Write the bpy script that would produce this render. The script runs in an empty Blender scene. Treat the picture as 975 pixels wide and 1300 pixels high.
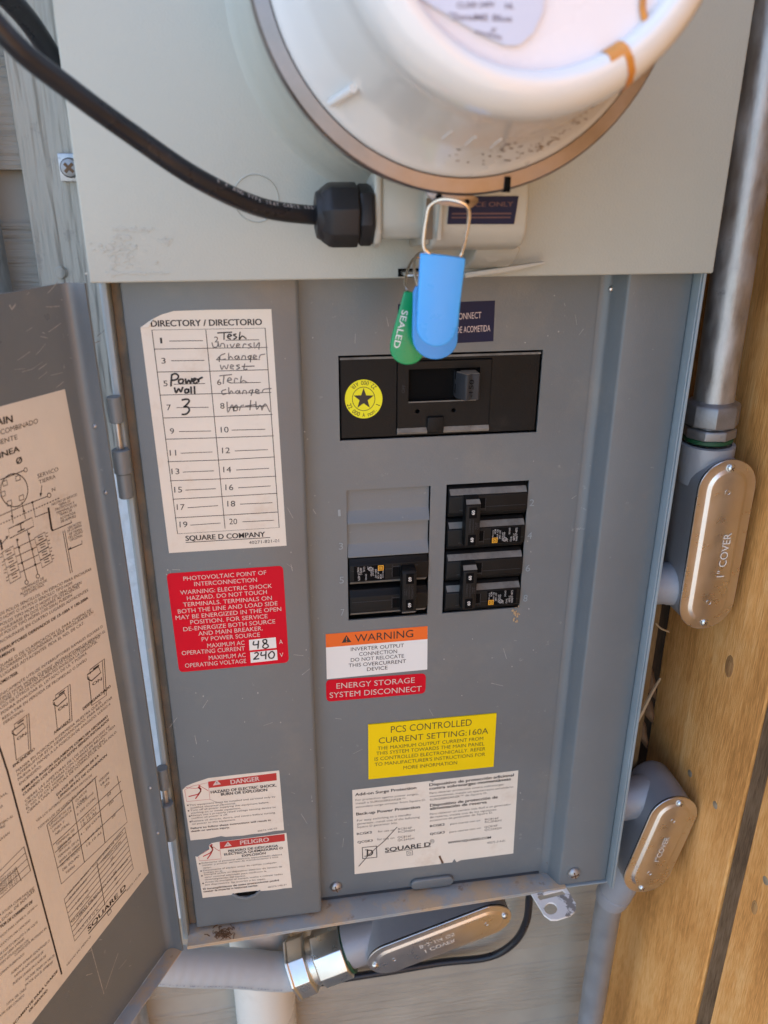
import bpy, bmesh, math, random
from mathutils import Vector as V, Matrix
random.seed(7)
S = 0.0254                      # the scene is laid out in inches, built in metres
C = bpy.context.scene.collection
scn = bpy.context.scene

# ---------------------------------------------------------------- camera
CAM = V((0, -20.273, 0))                                   # inches
AX = V((0.98819558, -0.05678412, 0.14228515))              # world x seen by the camera (right, down, forward)
AY = V((-0.15317159, -0.3833305, 0.91082171))
AZ = V((0.00282203, -0.92186403, -0.38750322))
FPX = 1029.85
cam_d = bpy.data.cameras.new('camera'); cam = bpy.data.objects.new('camera', cam_d); C.objects.link(cam)
cam_d.sensor_fit = 'VERTICAL'; cam_d.sensor_height = 36; cam_d.sensor_width = 27
cam_d.lens = FPX / 1300 * 36
cam_d.clip_start = 0.01; cam_d.clip_end = 500
r_ = V((AX[0], AY[0], AZ[0])); dn = V((AX[1], AY[1], AZ[1])); fw = V((AX[2], AY[2], AZ[2]))
m = Matrix(((r_[0], -dn[0], -fw[0]), (r_[1], -dn[1], -fw[1]), (r_[2], -dn[2], -fw[2]))).to_4x4()
m.translation = CAM * S
cam.matrix_world = m
cam_d.dof.use_dof = True; cam_d.dof.focus_distance = 0.60; cam_d.dof.aperture_fstop = 9
scn.camera = cam

# ---------------------------------------------------------------- sky, sun, exposure
SUN_EL, SUN_AZ = math.radians(56), math.radians(-42)       # the sun stands behind the house: this wall is in shade
w = bpy.data.worlds.new('World'); scn.world = w; w.use_nodes = True
nt = w.node_tree; nt.nodes.clear()
sky = nt.nodes.new('ShaderNodeTexSky'); sky.sky_type = 'NISHITA'; sky.sun_disc = False
sky.sun_elevation = SUN_EL; sky.sun_rotation = SUN_AZ; sky.dust_density = 1.8; sky.ozone_density = 0.9; sky.air_density = 0.9
bg = nt.nodes.new('ShaderNodeBackground'); bg.inputs['Strength'].default_value = 0.15
wo = nt.nodes.new('ShaderNodeOutputWorld')
nt.links.new(sky.outputs[0], bg.inputs[0]); nt.links.new(bg.outputs[0], wo.inputs[0])
sl = bpy.data.lights.new('sun', 'SUN'); sl.energy = 4.0; sl.angle = math.radians(0.5); sl.color = (1, .97, .91)
sun = bpy.data.objects.new('sun', sl); C.objects.link(sun)
sd = V((math.sin(SUN_AZ) * math.cos(SUN_EL), math.cos(SUN_AZ) * math.cos(SUN_EL), math.sin(SUN_EL)))  # towards the sun
sun.rotation_euler = sd.to_track_quat('Z', 'Y').to_euler()
sun.location = (0, 0, 3)
scn.view_settings.view_transform = 'Standard'; scn.view_settings.look = 'None'
scn.view_settings.gamma = 1; scn.view_settings.exposure = 2.12

# ---------------------------------------------------------------- plane helpers: where a line of sight meets a real plane
def ray(px, py):
    a, b = px - 487.5, py - 650
    return V((AX[0]*a + AX[1]*b + AX[2]*FPX, AY[0]*a + AY[1]*b + AY[2]*FPX, AZ[0]*a + AZ[1]*b + AZ[2]*FPX))
class Plane:
    def __init__(s, o, n): s.o = V(o); s.n = V(n).normalized()
    def at(s, p, off=0.0):
        v = ray(*p); o = s.o + s.n*off
        return CAM + v * ((o - CAM).dot(s.n) / v.dot(s.n))
def wall_plane(d): return Plane((0, -d, 0), (0, -1, 0))
def U(px, py, d): return wall_plane(d).at((px, py))
def crop(x0, y0, k): return lambda x, y: (x0 + x/k, y0 + y/k)

# ---------------------------------------------------------------- materials
def mat(name, base, rough=.5, metal=0., var=.08, vs=12, bump=.0, bs=400, dirt=None, coat=0, stretch=None, rvar=.1, spec=.5, trans=0, sss=0, bdist=.0004):
    m = bpy.data.materials.new(name); m.use_nodes = True; t = m.node_tree; N = t.nodes; L = t.links
    b = N['Principled BSDF']; b.inputs['Metallic'].default_value = metal; b.inputs['Specular IOR Level'].default_value = spec
    if coat: b.inputs['Coat Weight'].default_value = coat; b.inputs['Coat Roughness'].default_value = .12
    if trans: b.inputs['Transmission Weight'].default_value = trans
    if sss: b.inputs['Subsurface Weight'].default_value = sss; b.inputs['Subsurface Radius'].default_value = (.01, .01, .01); b.inputs['Subsurface Scale'].default_value = .2
    tc = N.new('ShaderNodeTexCoord'); src = tc.outputs['Object']
    if stretch:
        mp = N.new('ShaderNodeMapping'); mp.inputs['Scale'].default_value = stretch; L.new(src, mp.inputs[0]); src2 = mp.outputs[0]
    else: src2 = src
    n1 = N.new('ShaderNodeTexNoise'); n1.inputs['Scale'].default_value = vs; n1.inputs['Detail'].default_value = 6; n1.inputs['Roughness'].default_value = .6; L.new(src2, n1.inputs['Vector'])
    mr = N.new('ShaderNodeMapRange'); mr.inputs['From Min'].default_value = .3; mr.inputs['From Max'].default_value = .7
    mr.inputs['To Min'].default_value = 1-var; mr.inputs['To Max'].default_value = 1+var; L.new(n1.outputs['Fac'], mr.inputs[0])
    vm = N.new('ShaderNodeVectorMath'); vm.operation = 'SCALE'; vm.inputs[0].default_value = base; L.new(mr.outputs[0], vm.inputs['Scale'])
    col = vm.outputs[0]
    rr = N.new('ShaderNodeMapRange'); rr.inputs['From Min'].default_value = .3; rr.inputs['From Max'].default_value = .7
    rr.inputs['To Min'].default_value = max(.03, rough-rvar); rr.inputs['To Max'].default_value = min(1, rough+rvar)
    L.new(n1.outputs['Fac'], rr.inputs[0]); rout = rr.outputs[0]
    if dirt:
        for (dc, lo, hi, ds, amt) in (dirt if isinstance(dirt, list) else [dirt]):
            n2 = N.new('ShaderNodeTexNoise'); n2.inputs['Scale'].default_value = ds; n2.inputs['Detail'].default_value = 8; n2.inputs['Roughness'].default_value = .68
            L.new(src, n2.inputs['Vector'])
            m2 = N.new('ShaderNodeMapRange'); m2.inputs['From Min'].default_value = lo; m2.inputs['From Max'].default_value = hi; m2.inputs['To Max'].default_value = amt; L.new(n2.outputs['Fac'], m2.inputs[0])
            mx = N.new('ShaderNodeMix'); mx.data_type = 'RGBA'; mx.inputs[7].default_value = (*dc, 1); L.new(m2.outputs[0], mx.inputs[0]); L.new(col, mx.inputs[6]); col = mx.outputs[2]
            if metal:
                sb = N.new('ShaderNodeMath'); sb.operation = 'SUBTRACT'; sb.inputs[0].default_value = metal; L.new(m2.outputs[0], sb.inputs[1]); sb.use_clamp = True; L.new(sb.outputs[0], b.inputs['Metallic'])
    L.new(col, b.inputs['Base Color']); L.new(rout, b.inputs['Roughness'])
    if bump:
        n3 = N.new('ShaderNodeTexNoise'); n3.inputs['Scale'].default_value = bs; n3.inputs['Detail'].default_value = 3; L.new(src2, n3.inputs['Vector'])
        bp = N.new('ShaderNodeBump'); bp.inputs['Strength'].default_value = bump; bp.inputs['Distance'].default_value = bdist; L.new(n3.outputs['Fac'], bp.inputs['Height']); L.new(bp.outputs[0], b.inputs['Normal'])
    return m

def wood(name, dark, mid, light, grain=(110, 110, 5), bump=.8):
    m = bpy.data.materials.new(name); m.use_nodes = True; t = m.node_tree; N = t.nodes; L = t.links
    b = N['Principled BSDF']; b.inputs['Roughness'].default_value = .8; b.inputs['Specular IOR Level'].default_value = .25
    tc = N.new('ShaderNodeTexCoord'); oi = N.new('ShaderNodeObjectInfo')
    ad = N.new('ShaderNodeVectorMath'); ad.operation = 'ADD'; L.new(tc.outputs['Object'], ad.inputs[0])
    sc = N.new('ShaderNodeVectorMath'); sc.operation = 'SCALE'; sc.inputs[0].default_value = (7, 13, 5); L.new(oi.outputs['Random'], sc.inputs['Scale']); L.new(sc.outputs[0], ad.inputs[1])
    mp = N.new('ShaderNodeMapping'); mp.inputs['Scale'].default_value = (grain[0]*.35, grain[1]*.35, grain[2]*.35); L.new(ad.outputs[0], mp.inputs[0])
    n1 = N.new('ShaderNodeTexNoise'); n1.inputs['Scale'].default_value = 1; n1.inputs['Detail'].default_value = 5; n1.inputs['Distortion'].default_value = 1.2; L.new(mp.outputs[0], n1.inputs['Vector'])
    mp2 = N.new('ShaderNodeMapping'); mp2.inputs['Scale'].default_value = (grain[0]*8, grain[1]*8, grain[2]*16); L.new(ad.outputs[0], mp2.inputs[0])
    n2 = N.new('ShaderNodeTexNoise'); n2.inputs['Scale'].default_value = 1; n2.inputs['Detail'].default_value = 4; L.new(mp2.outputs[0], n2.inputs['Vector'])
    n4 = N.new('ShaderNodeTexNoise'); n4.inputs['Scale'].default_value = 9; n4.inputs['Detail'].default_value = 4; L.new(ad.outputs[0], n4.inputs['Vector'])
    mx = N.new('ShaderNodeMath'); mx.operation = 'MULTIPLY_ADD'; mx.inputs[1].default_value = .34; L.new(n2.outputs['Fac'], mx.inputs[0])
    m5 = N.new('ShaderNodeMath'); m5.operation = 'MULTIPLY'; m5.inputs[1].default_value = .30; L.new(n1.outputs['Fac'], m5.inputs[0])
    m6 = N.new('ShaderNodeMath'); m6.operation = 'MULTIPLY_ADD'; m6.inputs[1].default_value = .36; L.new(n4.outputs['Fac'], m6.inputs[0]); L.new(m5.outputs[0], m6.inputs[2]); L.new(m6.outputs[0], mx.inputs[2])
    cr = N.new('ShaderNodeValToRGB'); e = cr.color_ramp.elements; e[0].position = .40; e[0].color = (*dark, 1); e[1].position = .62; e[1].color = (*light, 1)
    k = e.new(.5); k.color = (*mid, 1); L.new(mx.outputs[0], cr.inputs[0]); L.new(cr.outputs[0], b.inputs['Base Color'])
    bp = N.new('ShaderNodeBump'); bp.inputs['Strength'].default_value = bump; bp.inputs['Distance'].default_value = .0014; L.new(mx.outputs[0], bp.inputs['Height']); L.new(bp.outputs[0], b.inputs['Normal'])
    return m

def siding_mat(name, base, lap, smooth_band):
    """painted fibre-cement: raised wood grain running along the board, a smooth band at the top of each board"""
    m = bpy.data.materials.new(name); m.use_nodes = True; t = m.node_tree; N = t.nodes; L = t.links
    b = N['Principled BSDF']; b.inputs['Roughness'].default_value = .6
    tc = N.new('ShaderNodeTexCoord'); mp = N.new('ShaderNodeMapping'); mp.inputs['Scale'].default_value = (14, 60, 230); L.new(tc.outputs['Object'], mp.inputs[0])
    n1 = N.new('ShaderNodeTexNoise'); n1.inputs['Scale'].default_value = 1; n1.inputs['Detail'].default_value = 4; n1.inputs['Distortion'].default_value = 1.0; L.new(mp.outputs[0], n1.inputs['Vector'])
    n2 = N.new('ShaderNodeTexNoise'); n2.inputs['Scale'].default_value = 14; n2.inputs['Detail'].default_value = 7; L.new(tc.outputs['Object'], n2.inputs['Vector'])
    vm = N.new('ShaderNodeVectorMath'); vm.operation = 'SCALE'; vm.inputs[0].default_value = base
    mr = N.new('ShaderNodeMapRange'); mr.inputs['From Min'].default_value = .3; mr.inputs['From Max'].default_value = .7; mr.inputs['To Min'].default_value = .86; mr.inputs['To Max'].default_value = 1.12; L.new(n2.outputs['Fac'], mr.inputs[0]); L.new(mr.outputs[0], vm.inputs['Scale']); L.new(vm.outputs[0], b.inputs['Base Color'])
    bp = N.new('ShaderNodeBump'); bp.inputs['Strength'].default_value = 1; bp.inputs['Distance'].default_value = .0028; L.new(bp.outputs[0], b.inputs['Normal'])
    if smooth_band:
        sx = N.new('ShaderNodeSeparateXYZ'); L.new(tc.outputs['Object'], sx.inputs[0])
        mk = N.new('ShaderNodeMapRange'); mk.inputs['From Min'].default_value = smooth_band*S; mk.inputs['From Max'].default_value = (smooth_band-.12)*S; mk.inputs['To Max'].default_value = 1; L.new(sx.outputs['Z'], mk.inputs[0])
        mu = N.new('ShaderNodeMath'); mu.operation = 'MULTIPLY'; L.new(n1.outputs['Fac'], mu.inputs[0]); L.new(mk.outputs[0], mu.inputs[1]); L.new(mu.outputs[0], bp.inputs['Height'])
    else: L.new(n1.outputs['Fac'], bp.inputs['Height'])
    return m

DUST = (.50, .37, .23); TAN = (.36, .27, .17)
M = {}
M['panel'] = mat('grey_panel_paint', (.138, .158, .167), .37, var=.07, vs=9, bump=.25, bs=900, spec=.55, dirt=[((.30, .27, .21), .54, .80, 14, .30), ((.36, .36, .34), .655, .72, 120, .45), ((.42, .40, .36), .68, .72, 420, .5), ((.09, .08, .065), .72, .75, 60, .6)])
M['panel_dust'] = mat('dusty_grey_paint', (.31, .34, .345), .6, var=.1, vs=25, bump=.4, bs=700, dirt=[(DUST, .44, .56, 18, .92), ((.20, .11, .05), .60, .68, 60, .6)])
M['gutter'] = mat('dirty_grey_channel', (.13, .115, .09), .8, var=.3, vs=30, bump=.5, bs=500, dirt=[((.20, .14, .085), .45, .6, 30, .8)])
M['edge'] = mat('light_grey_edge', (.26, .31, .33), .4, var=.08, vs=20, dirt=((.4, .36, .3), .62, .72, 60, .6))
M['beige'] = mat('pale_grey_green_paint', (.405, .415, .365), .45, var=.03, vs=8, bump=.35, bs=700, bdist=.0005, dirt=[((.33, .30, .24), .62, .8, 18, .25), ((.7, .7, .66), .735, .76, 160, .6)])
M['beige_plastic'] = mat('pale_grey_plastic', (.43, .43, .38), .38, var=.05, vs=20, bump=.12, bs=900, dirt=((.25, .18, .11), .55, .8, 25, .35))
M['galv'] = mat('galvanised_steel', (.40, .395, .39), .44, .9, var=.35, vs=90, bump=.3, bs=500, rvar=.14, stretch=(1, 1, .35), dirt=[((.09, .085, .08), .62, .72, 60, .7), ((.33, .33, .33), .50, .7, 30, .4)])
M['zinc'] = mat('zinc_casting', (.27, .27, .275), .48, .85, var=.15, vs=60, bump=.5, bs=600, dirt=((.1, .09, .08), .62, .75, 80, .5))
M['shiny'] = mat('bright_zinc_plate', (.66, .66, .62), .33, 1, var=.06, vs=40, bump=.15, bs=500)
M['plate'] = mat('stamped_steel_plate', (.66, .63, .60), .30, 1, var=.05, vs=60, bump=.05, bs=700, rvar=.05, dirt=None)
M['stamp'] = mat('bright_stamped_edge', (.82, .78, .72), .5, .3)
M['scuff'] = mat('scuffed_paint', (.33, .33, .31), .6, var=.3, vs=300)
M['cast'] = mat('grey_enamel_casting', (.30, .305, .325), .40, .15, var=.06, vs=20, bump=.45, bs=350, dirt=((.33, .28, .22), .64, .8, 30, .4))
M['gasket'] = mat('black_gasket', (.015, .015, .015), .6)
M['green_ring'] = mat('green_sealing_ring', (.006, .055, .02), .5)
M['black'] = mat('black_breaker_plastic', (.011, .0105, .010), .5, var=.2, vs=30, bump=.35, bs=900, spec=.16, dirt=[((.10, .08, .06), .60, .90, 34, .30), ((.3, .27, .23), .72, .75, 200, .6)])
M['handle'] = mat('charcoal_handle_plastic', (.035, .038, .043), .5, spec=.25, var=.2, vs=30, bump=.3, bs=900, dirt=((.2, .18, .15), .58, .8, 50, .5))
M['dusty_black'] = mat('dust_covered_black_plastic', (.20, .185, .16), .85, var=.3, vs=60, bump=.6, bs=800, dirt=((.09, .075, .06), .5, .7, 70, .7))
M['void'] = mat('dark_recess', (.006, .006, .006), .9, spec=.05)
M['cable'] = mat('black_cable_jacket', (.014, .016, .021), .30, spec=.4, var=.15, vs=30, bump=.25, bs=500, dirt=((.14, .13, .12), .62, .8, 60, .35))
M['gland'] = mat('black_nylon', (.018, .018, .020), .45, spec=.3, var=.15, vs=40, bump=.3, bs=700, dirt=((.3, .26, .2), .69, .74, 90, .7))
M['paper'] = mat('aged_label_paper', (.72, .675, .58), .6, spec=.25, var=.05, vs=14, bump=.4, bs=90, bdist=.0006, dirt=[((.52, .38, .25), .56, .78, 26, .5), ((.42, .30, .18), .70, .78, 60, .5)])
M['paper_door'] = mat('tan_label_paper', (.66, .63, .55), .5, spec=.3, var=.05, vs=12, bump=.5, bs=60, bdist=.0008, dirt=[((.36, .23, .12), .60, .78, 22, .5), ((.30, .2, .11), .70, .76, 70, .5)])
M['paper_white'] = mat('white_label_film', (.76, .77, .74), .5, spec=.3, var=.02, dirt=((.5, .45, .38), .68, .85, 30, .4))
M['red'] = mat('red_label_film', (.58, .004, .020), .5, spec=.12, var=.04)
M['danger_red'] = mat('danger_red_ink', (.45, .022, .018), .5, var=.05)
M['orange'] = mat('orange_label_film', (.80, .155, .025), .5, spec=.2, var=.04)
M['yellow'] = mat('yellow_label_plastic', (.82, .60, .004), .5, spec=.15, var=.04)
M['yellow_dot'] = mat('yellow_sticker_film', (.84, .80, .03), .5, spec=.15, var=.04)
M['purple'] = mat('dark_purple_label', (.012, .014, .045), .5, spec=.2, var=.1)
M['ink'] = mat('black_ink', (.022, .018, .016), .6, var=.1)
M['ink_soft'] = mat('worn_black_ink', (.085, .065, .05), .6, var=.4, vs=200)
M['ink_faint'] = mat('faded_pen', (.30, .27, .24), .6, var=.3, vs=300)
M['ink_white'] = mat('white_ink', (.80, .78, .74), .5, var=.05)
M['ink_cream'] = mat('cream_ink', (.62, .5, .46), .5, var=.05)
M['ink_olive'] = mat('dark_olive_ink', (.075, .055, .01), .5, var=.1)
M['ink_blue'] = mat('blue_print', (.12, .12, .22), .5, var=.2)
M['ink_grey'] = mat('grey_print', (.42, .41, .40), .5, var=.2, vs=200)
M['ink_orange'] = mat('orange_print', (.75, .36, .02), .5)
M['blue'] = mat('blue_seal_plastic', (.055, .37, .86), .3, var=.04, sss=.2)
M['blue2'] = mat('mid_blue_seal_plastic', (.05, .30, .74), .32, var=.04, sss=.2)
M['green'] = mat('green_seal_plastic', (.004, .30, .10), .3, var=.05)
M['wire'] = mat('seal_wire', (.74, .70, .64), .25, 1, var=.05)
M['meter'] = mat('white_meter_plastic', (.70, .71, .70), .22, var=.02, vs=6, coat=.6, dirt=((.45, .30, .16), .66, .82, 30, .5))
M['meter_face'] = mat('meter_face_plastic', (.74, .73, .76), .3, var=.02)
M['nameplate'] = mat('blue_grey_nameplate', (.55, .60, .72), .35, var=.04)
M['ring'] = mat('stainless_ring', (.25, .225, .22), .36, 1, var=.2, vs=30, bump=.1, bs=300, dirt=((.2, .12, .07), .6, .8, 60, .4))
M['rust'] = mat('orange_rust_stain', (.62, .25, .04), .4, var=.2, vs=60, dirt=((.3, .09, .01), .5, .7, 90, .6))
M['grime'] = mat('dark_grime_specks', (.13, .07, .035), .8)
M['pvc'] = mat('cream_pvc', (.66, .63, .55), .35, var=.04, vs=10, dirt=((.42, .38, .3), .6, .85, 20, .4))
M['flex'] = mat('pale_grey_flex_jacket', (.40, .43, .445), .5, spec=.3, var=.04, vs=14, bump=.2, bs=300, dirt=((.4, .37, .33), .62, .85, 26, .35))
M['flash'] = mat('white_flashing', (.74, .76, .77), .45, var=.05, vs=20, bump=.9, bs=90, bdist=.002)
M['trim'] = mat('weathered_trim_paint', (.32, .298, .25), .65, var=.10, vs=14, bump=1, bs=34, bdist=.012, stretch=(2.2, 2.2, .22), dirt=[((.20, .19, .17), .60, .66, 40, .6), ((.46, .45, .42), .60, .75, 20, .4)])
M['siding'] = siding_mat('grained_siding_paint', (.37, .335, .27), 3.9, 2.7)
M['fence'] = wood('cedar_fence', (.55, .235, .06), (.79, .36, .10), (.92, .51, .19), bump=1)
M['fence_dark'] = wood('dark_brown_batten', (.10, .058, .03), (.19, .115, .06), (.28, .18, .11), bump=.6)  # darker brown for the strips set between the fence boards
M['knot_wood'] = wood('knot_wood', (.28, .13, .045), (.42, .21, .075), (.55, .30, .11), bump=.5)
M['shadow_wood'] = wood('gap_shade_wood', (.02, .012, .006), (.035, .02, .01), (.06, .035, .018), bump=.4)  # shade of the gap by the fence, put into the wood colour
M['batten'] = wood('brown_wood_batten', (.12, .07, .03), (.20, .12, .05), (.28, .17, .08), bump=.4)
M['ground'] = mat('bark_and_gravel', (.20, .20, .19), .9, var=.3, vs=18, bump=1, bs=60, bdist=.01)
M['straw'] = mat('dry_straw', (.42, .29, .16), .7, var=.2, vs=100)
M['leaf'] = mat('dead_leaf', (.17, .085, .035), .8, var=.3, vs=80)
M['unseen_house'] = mat('unseen_house_paint', (.55, .54, .5), .7)
M['nail'] = mat('weathered_nail_head', (.42, .33, .23), .5, .5, var=.2, vs=200)

# ---------------------------------------------------------------- mesh builder (inches, world axes; forward is -y)
class MB:
    def __init__(s): s.v = []; s.f = []
    def add(s, vs, fs):
        k = len(s.v); s.v += [V(v) for v in vs]; s.f += [tuple(i + k for i in f) for f in fs]; return s
    def box(s, x0, x1, d0, d1, z0, z1):
        vs = [(x, -d, z) for x in (x0, x1) for d in (d0, d1) for z in (z0, z1)]
        return s.add(vs, [(0, 1, 3, 2), (4, 6, 7, 5), (0, 4, 5, 1), (2, 3, 7, 6), (0, 2, 6, 4), (1, 5, 7, 3)])
    def fbox(s, F, a, b, c):                       # box in a frame F=(o,e1,e2,n) with ranges
        o, e1, e2, n = F
        vs = [o + e1*x + e2*y + n*z for x in a for y in b for z in c]
        return s.add(vs, [(0, 1, 3, 2), (4, 6, 7, 5), (0, 4, 5, 1), (2, 3, 7, 6), (0, 2, 6, 4), (1, 5, 7, 3)])
    def loft(s, rings, closed=True, cap=True):
        n = len(rings[0]); k = len(s.v)
        for r in rings: s.v += [V(p) for p in r]
        for i in range(len(rings)-1):
            for j in range(n if closed else n-1):
                j2 = (j+1) % n
                s.f.append((k+i*n+j, k+i*n+j2, k+(i+1)*n+j2, k+(i+1)*n+j))
        if cap and closed:
            s.f.append(tuple(k+j for j in range(n))); s.f.append(tuple(k+(len(rings)-1)*n+j for j in range(n)))
        return s
    def prism_z(s, prof, z0, z1):                  # profile (x,d), extruded along z
        return s.loft([[(x, -d, z) for x, d in prof] for z in (z0, z1)])
    def prism_x(s, prof, x0, x1):                  # profile (d,z), extruded along x
        return s.loft([[(x, -d, z) for d, z in prof] for x in (x0, x1)])
    def prism(s, pts, vec):                        # any 3d polygon pushed along a vector
        vec = V(vec); return s.loft([[V(p) for p in pts], [V(p)+vec for p in pts]])
    def axis(s, o, a, prof, n=24, phase=0, up=None, a0=0, a1=None, cap=True):   # lathe round axis a: profile (r,t)
        o = V(o); a = V(a).normalized()
        e1 = V(up) if up else (V((0, 0, 1)) if abs(a.z) < .9 else V((1, 0, 0)))
        e1 = (e1 - a*e1.dot(a)).normalized(); e2 = a.cross(e1)
        full = a1 is None; a1 = a0 + 2*math.pi if full else a1
        cnt = n if full else n+1
        rings = [[o + a*t + (e1*math.cos(q) + e2*math.sin(q))*max(r, 1e-4) for q in (a0 + phase + (a1-a0)*j/n for j in range(cnt))] for r, t in prof]
        return s.loft(rings, closed=full, cap=cap and full)
    def tube(s, pts, r, n=14, cap=True):
        pts = [V(p) for p in pts]; rings = []; prev = None
        for i, p in enumerate(pts):
            t = (pts[min(i+1, len(pts)-1)] - pts[max(i-1, 0)]).normalized()
            if prev is None: e1 = t.orthogonal().normalized()
            else: e1 = (prev - t*prev.dot(t)).normalized()
            prev = e1; e2 = t.cross(e1); rr = r(i/(len(pts)-1)) if callable(r) else r
            rings.append([p + (e1*math.cos(q) + e2*math.sin(q))*rr for q in (2*math.pi*j/n for j in range(n))])
        return s.loft(rings, cap=cap)
    def sphere(s, o, r, sq=(1, 1, 1), n=12):
        o = V(o); prof = [(math.sin(math.pi*i/8), -math.cos(math.pi*i/8)) for i in range(9)]
        rings = [[o + V((a*math.cos(q)*r*sq[0], b*r*sq[1], a*math.sin(q)*r*sq[2])) for q in (2*math.pi*j/n for j in range(n))] for a, b in prof]
        return s.loft(rings)
    def build(s, name, material, parent=None, bevel=0, seg=2, smooth=35, link=True, origin=None):
        bm = bmesh.new(); o = V(origin) if origin is not None else (V(parent['o_in']) if parent is not None and 'o_in' in parent else V((0, 0, 0)))
        vs = [bm.verts.new(v - o) for v in s.v]
        for f in s.f:
            try: bm.faces.new([vs[i] for i in f])
            except ValueError: pass
        bmesh.ops.recalc_face_normals(bm, faces=bm.faces)
        if bevel:
            es = [e for e in bm.edges if len(e.link_faces) == 2 and e.calc_face_angle() > .5]
            bmesh.ops.bevel(bm, geom=es, offset=bevel, segments=seg, profile=.5, affect='EDGES', clamp_overlap=True)
        bmesh.ops.scale(bm, vec=(S, S, S), verts=bm.verts)
        me = bpy.data.meshes.new(name); bm.to_mesh(me); bm.free()
        if smooth:
            for p in me.polygons: p.use_smooth = True
            me.set_sharp_from_angle(angle=math.radians(smooth))
        me.materials.append(M[material] if isinstance(material, str) else material)
        ob = bpy.data.objects.new(name, me); C.objects.link(ob)
        if parent is not None: ob.parent = parent
        ob['o_in'] = tuple(o)
        po = V(parent['o_in']) if parent is not None and 'o_in' in parent else V((0, 0, 0))
        ob.location = (o - po)*S
        return ob

def thing(name, label, cat, o=(0, 0, 0), group=None):
    e = bpy.data.objects.new(name, None); C.objects.link(e); e.empty_display_size = .02
    e.location = V(o)*S; e['label'] = label; e['category'] = cat; e['o_in'] = tuple(o)
    if group: e['group'] = group
    return e
def tag(o, label=None, cat=None, group=None, kind=None):
    for k, v in (('label', label), ('category', cat), ('group', group), ('kind', kind)):
        if v: o[k] = v
    return o
def smooth_path(pts, n=8):                       # Catmull-Rom through the points
    pts = [V(p) for p in pts]; P = [pts[0]*2-pts[1]] + pts + [pts[-1]*2-pts[-2]]; out = []
    for i in range(1, len(P)-2):
        for k in range(n):
            t = k/n; a, b, c, d = P[i-1], P[i], P[i+1], P[i+2]
            out.append(.5*((2*b) + (c-a)*t + (2*a-5*b+4*c-d)*t*t + (3*b-a-3*c+d)*t**3))
    return out + [pts[-1]]
def filled(outer, holes, F, h0, h1):             # flat plate with holes in frame F, between heights h0 and h1
    cu = bpy.data.curves.new('fill', 'CURVE'); cu.dimensions = '2D'; cu.fill_mode = 'BOTH'; cu.extrude = .5
    for lp in [outer] + list(holes):
        sp = cu.splines.new('POLY'); sp.points.add(len(lp)-1); sp.use_cyclic_u = True
        for p, q in zip(sp.points, lp): p.co = (q[0], q[1], 0, 1)
    ob = bpy.data.objects.new('fill', cu); me = bpy.data.meshes.new_from_object(ob)
    o, e1, e2, n = F; mb = MB()
    bm = bmesh.new(); bm.from_mesh(me); bmesh.ops.remove_doubles(bm, verts=bm.verts, dist=1e-5)
    mb.add([o + e1*v.co.x + e2*v.co.y + n*(h0 + (h1-h0)*(v.co.z+.5)) for v in bm.verts], [tuple(x.index for x in f.verts) for f in bm.faces])
    bm.free(); bpy.data.objects.remove(ob); bpy.data.curves.remove(cu); bpy.data.meshes.remove(me)
    return mb
def stadium(L, W, n=12):                          # along y, width along x
    r = W/2; h = L/2 - r
    return [(r*math.cos(math.pi*i/n), h + r*math.sin(math.pi*i/n)) for i in range(n+1)] + [(r*math.cos(math.pi+math.pi*i/n), -h + r*math.sin(math.pi+math.pi*i/n)) for i in range(n+1)]
def rrect(x0, x1, y0, y1, r, n=5):
    out = []
    for cx, cy, a in ((x1-r, y1-r, 0), (x0+r, y1-r, 90), (x0+r, y0+r, 180), (x1-r, y0+r, 270)):
        out += [(cx + r*math.cos(math.radians(a+90*i/n)), cy + r*math.sin(math.radians(a+90*i/n))) for i in range(n+1)]
    return out
def circ(cx, cy, r, n=24): return [(cx + r*math.cos(2*math.pi*i/n), cy + r*math.sin(2*math.pi*i/n)) for i in range(n)]

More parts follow.
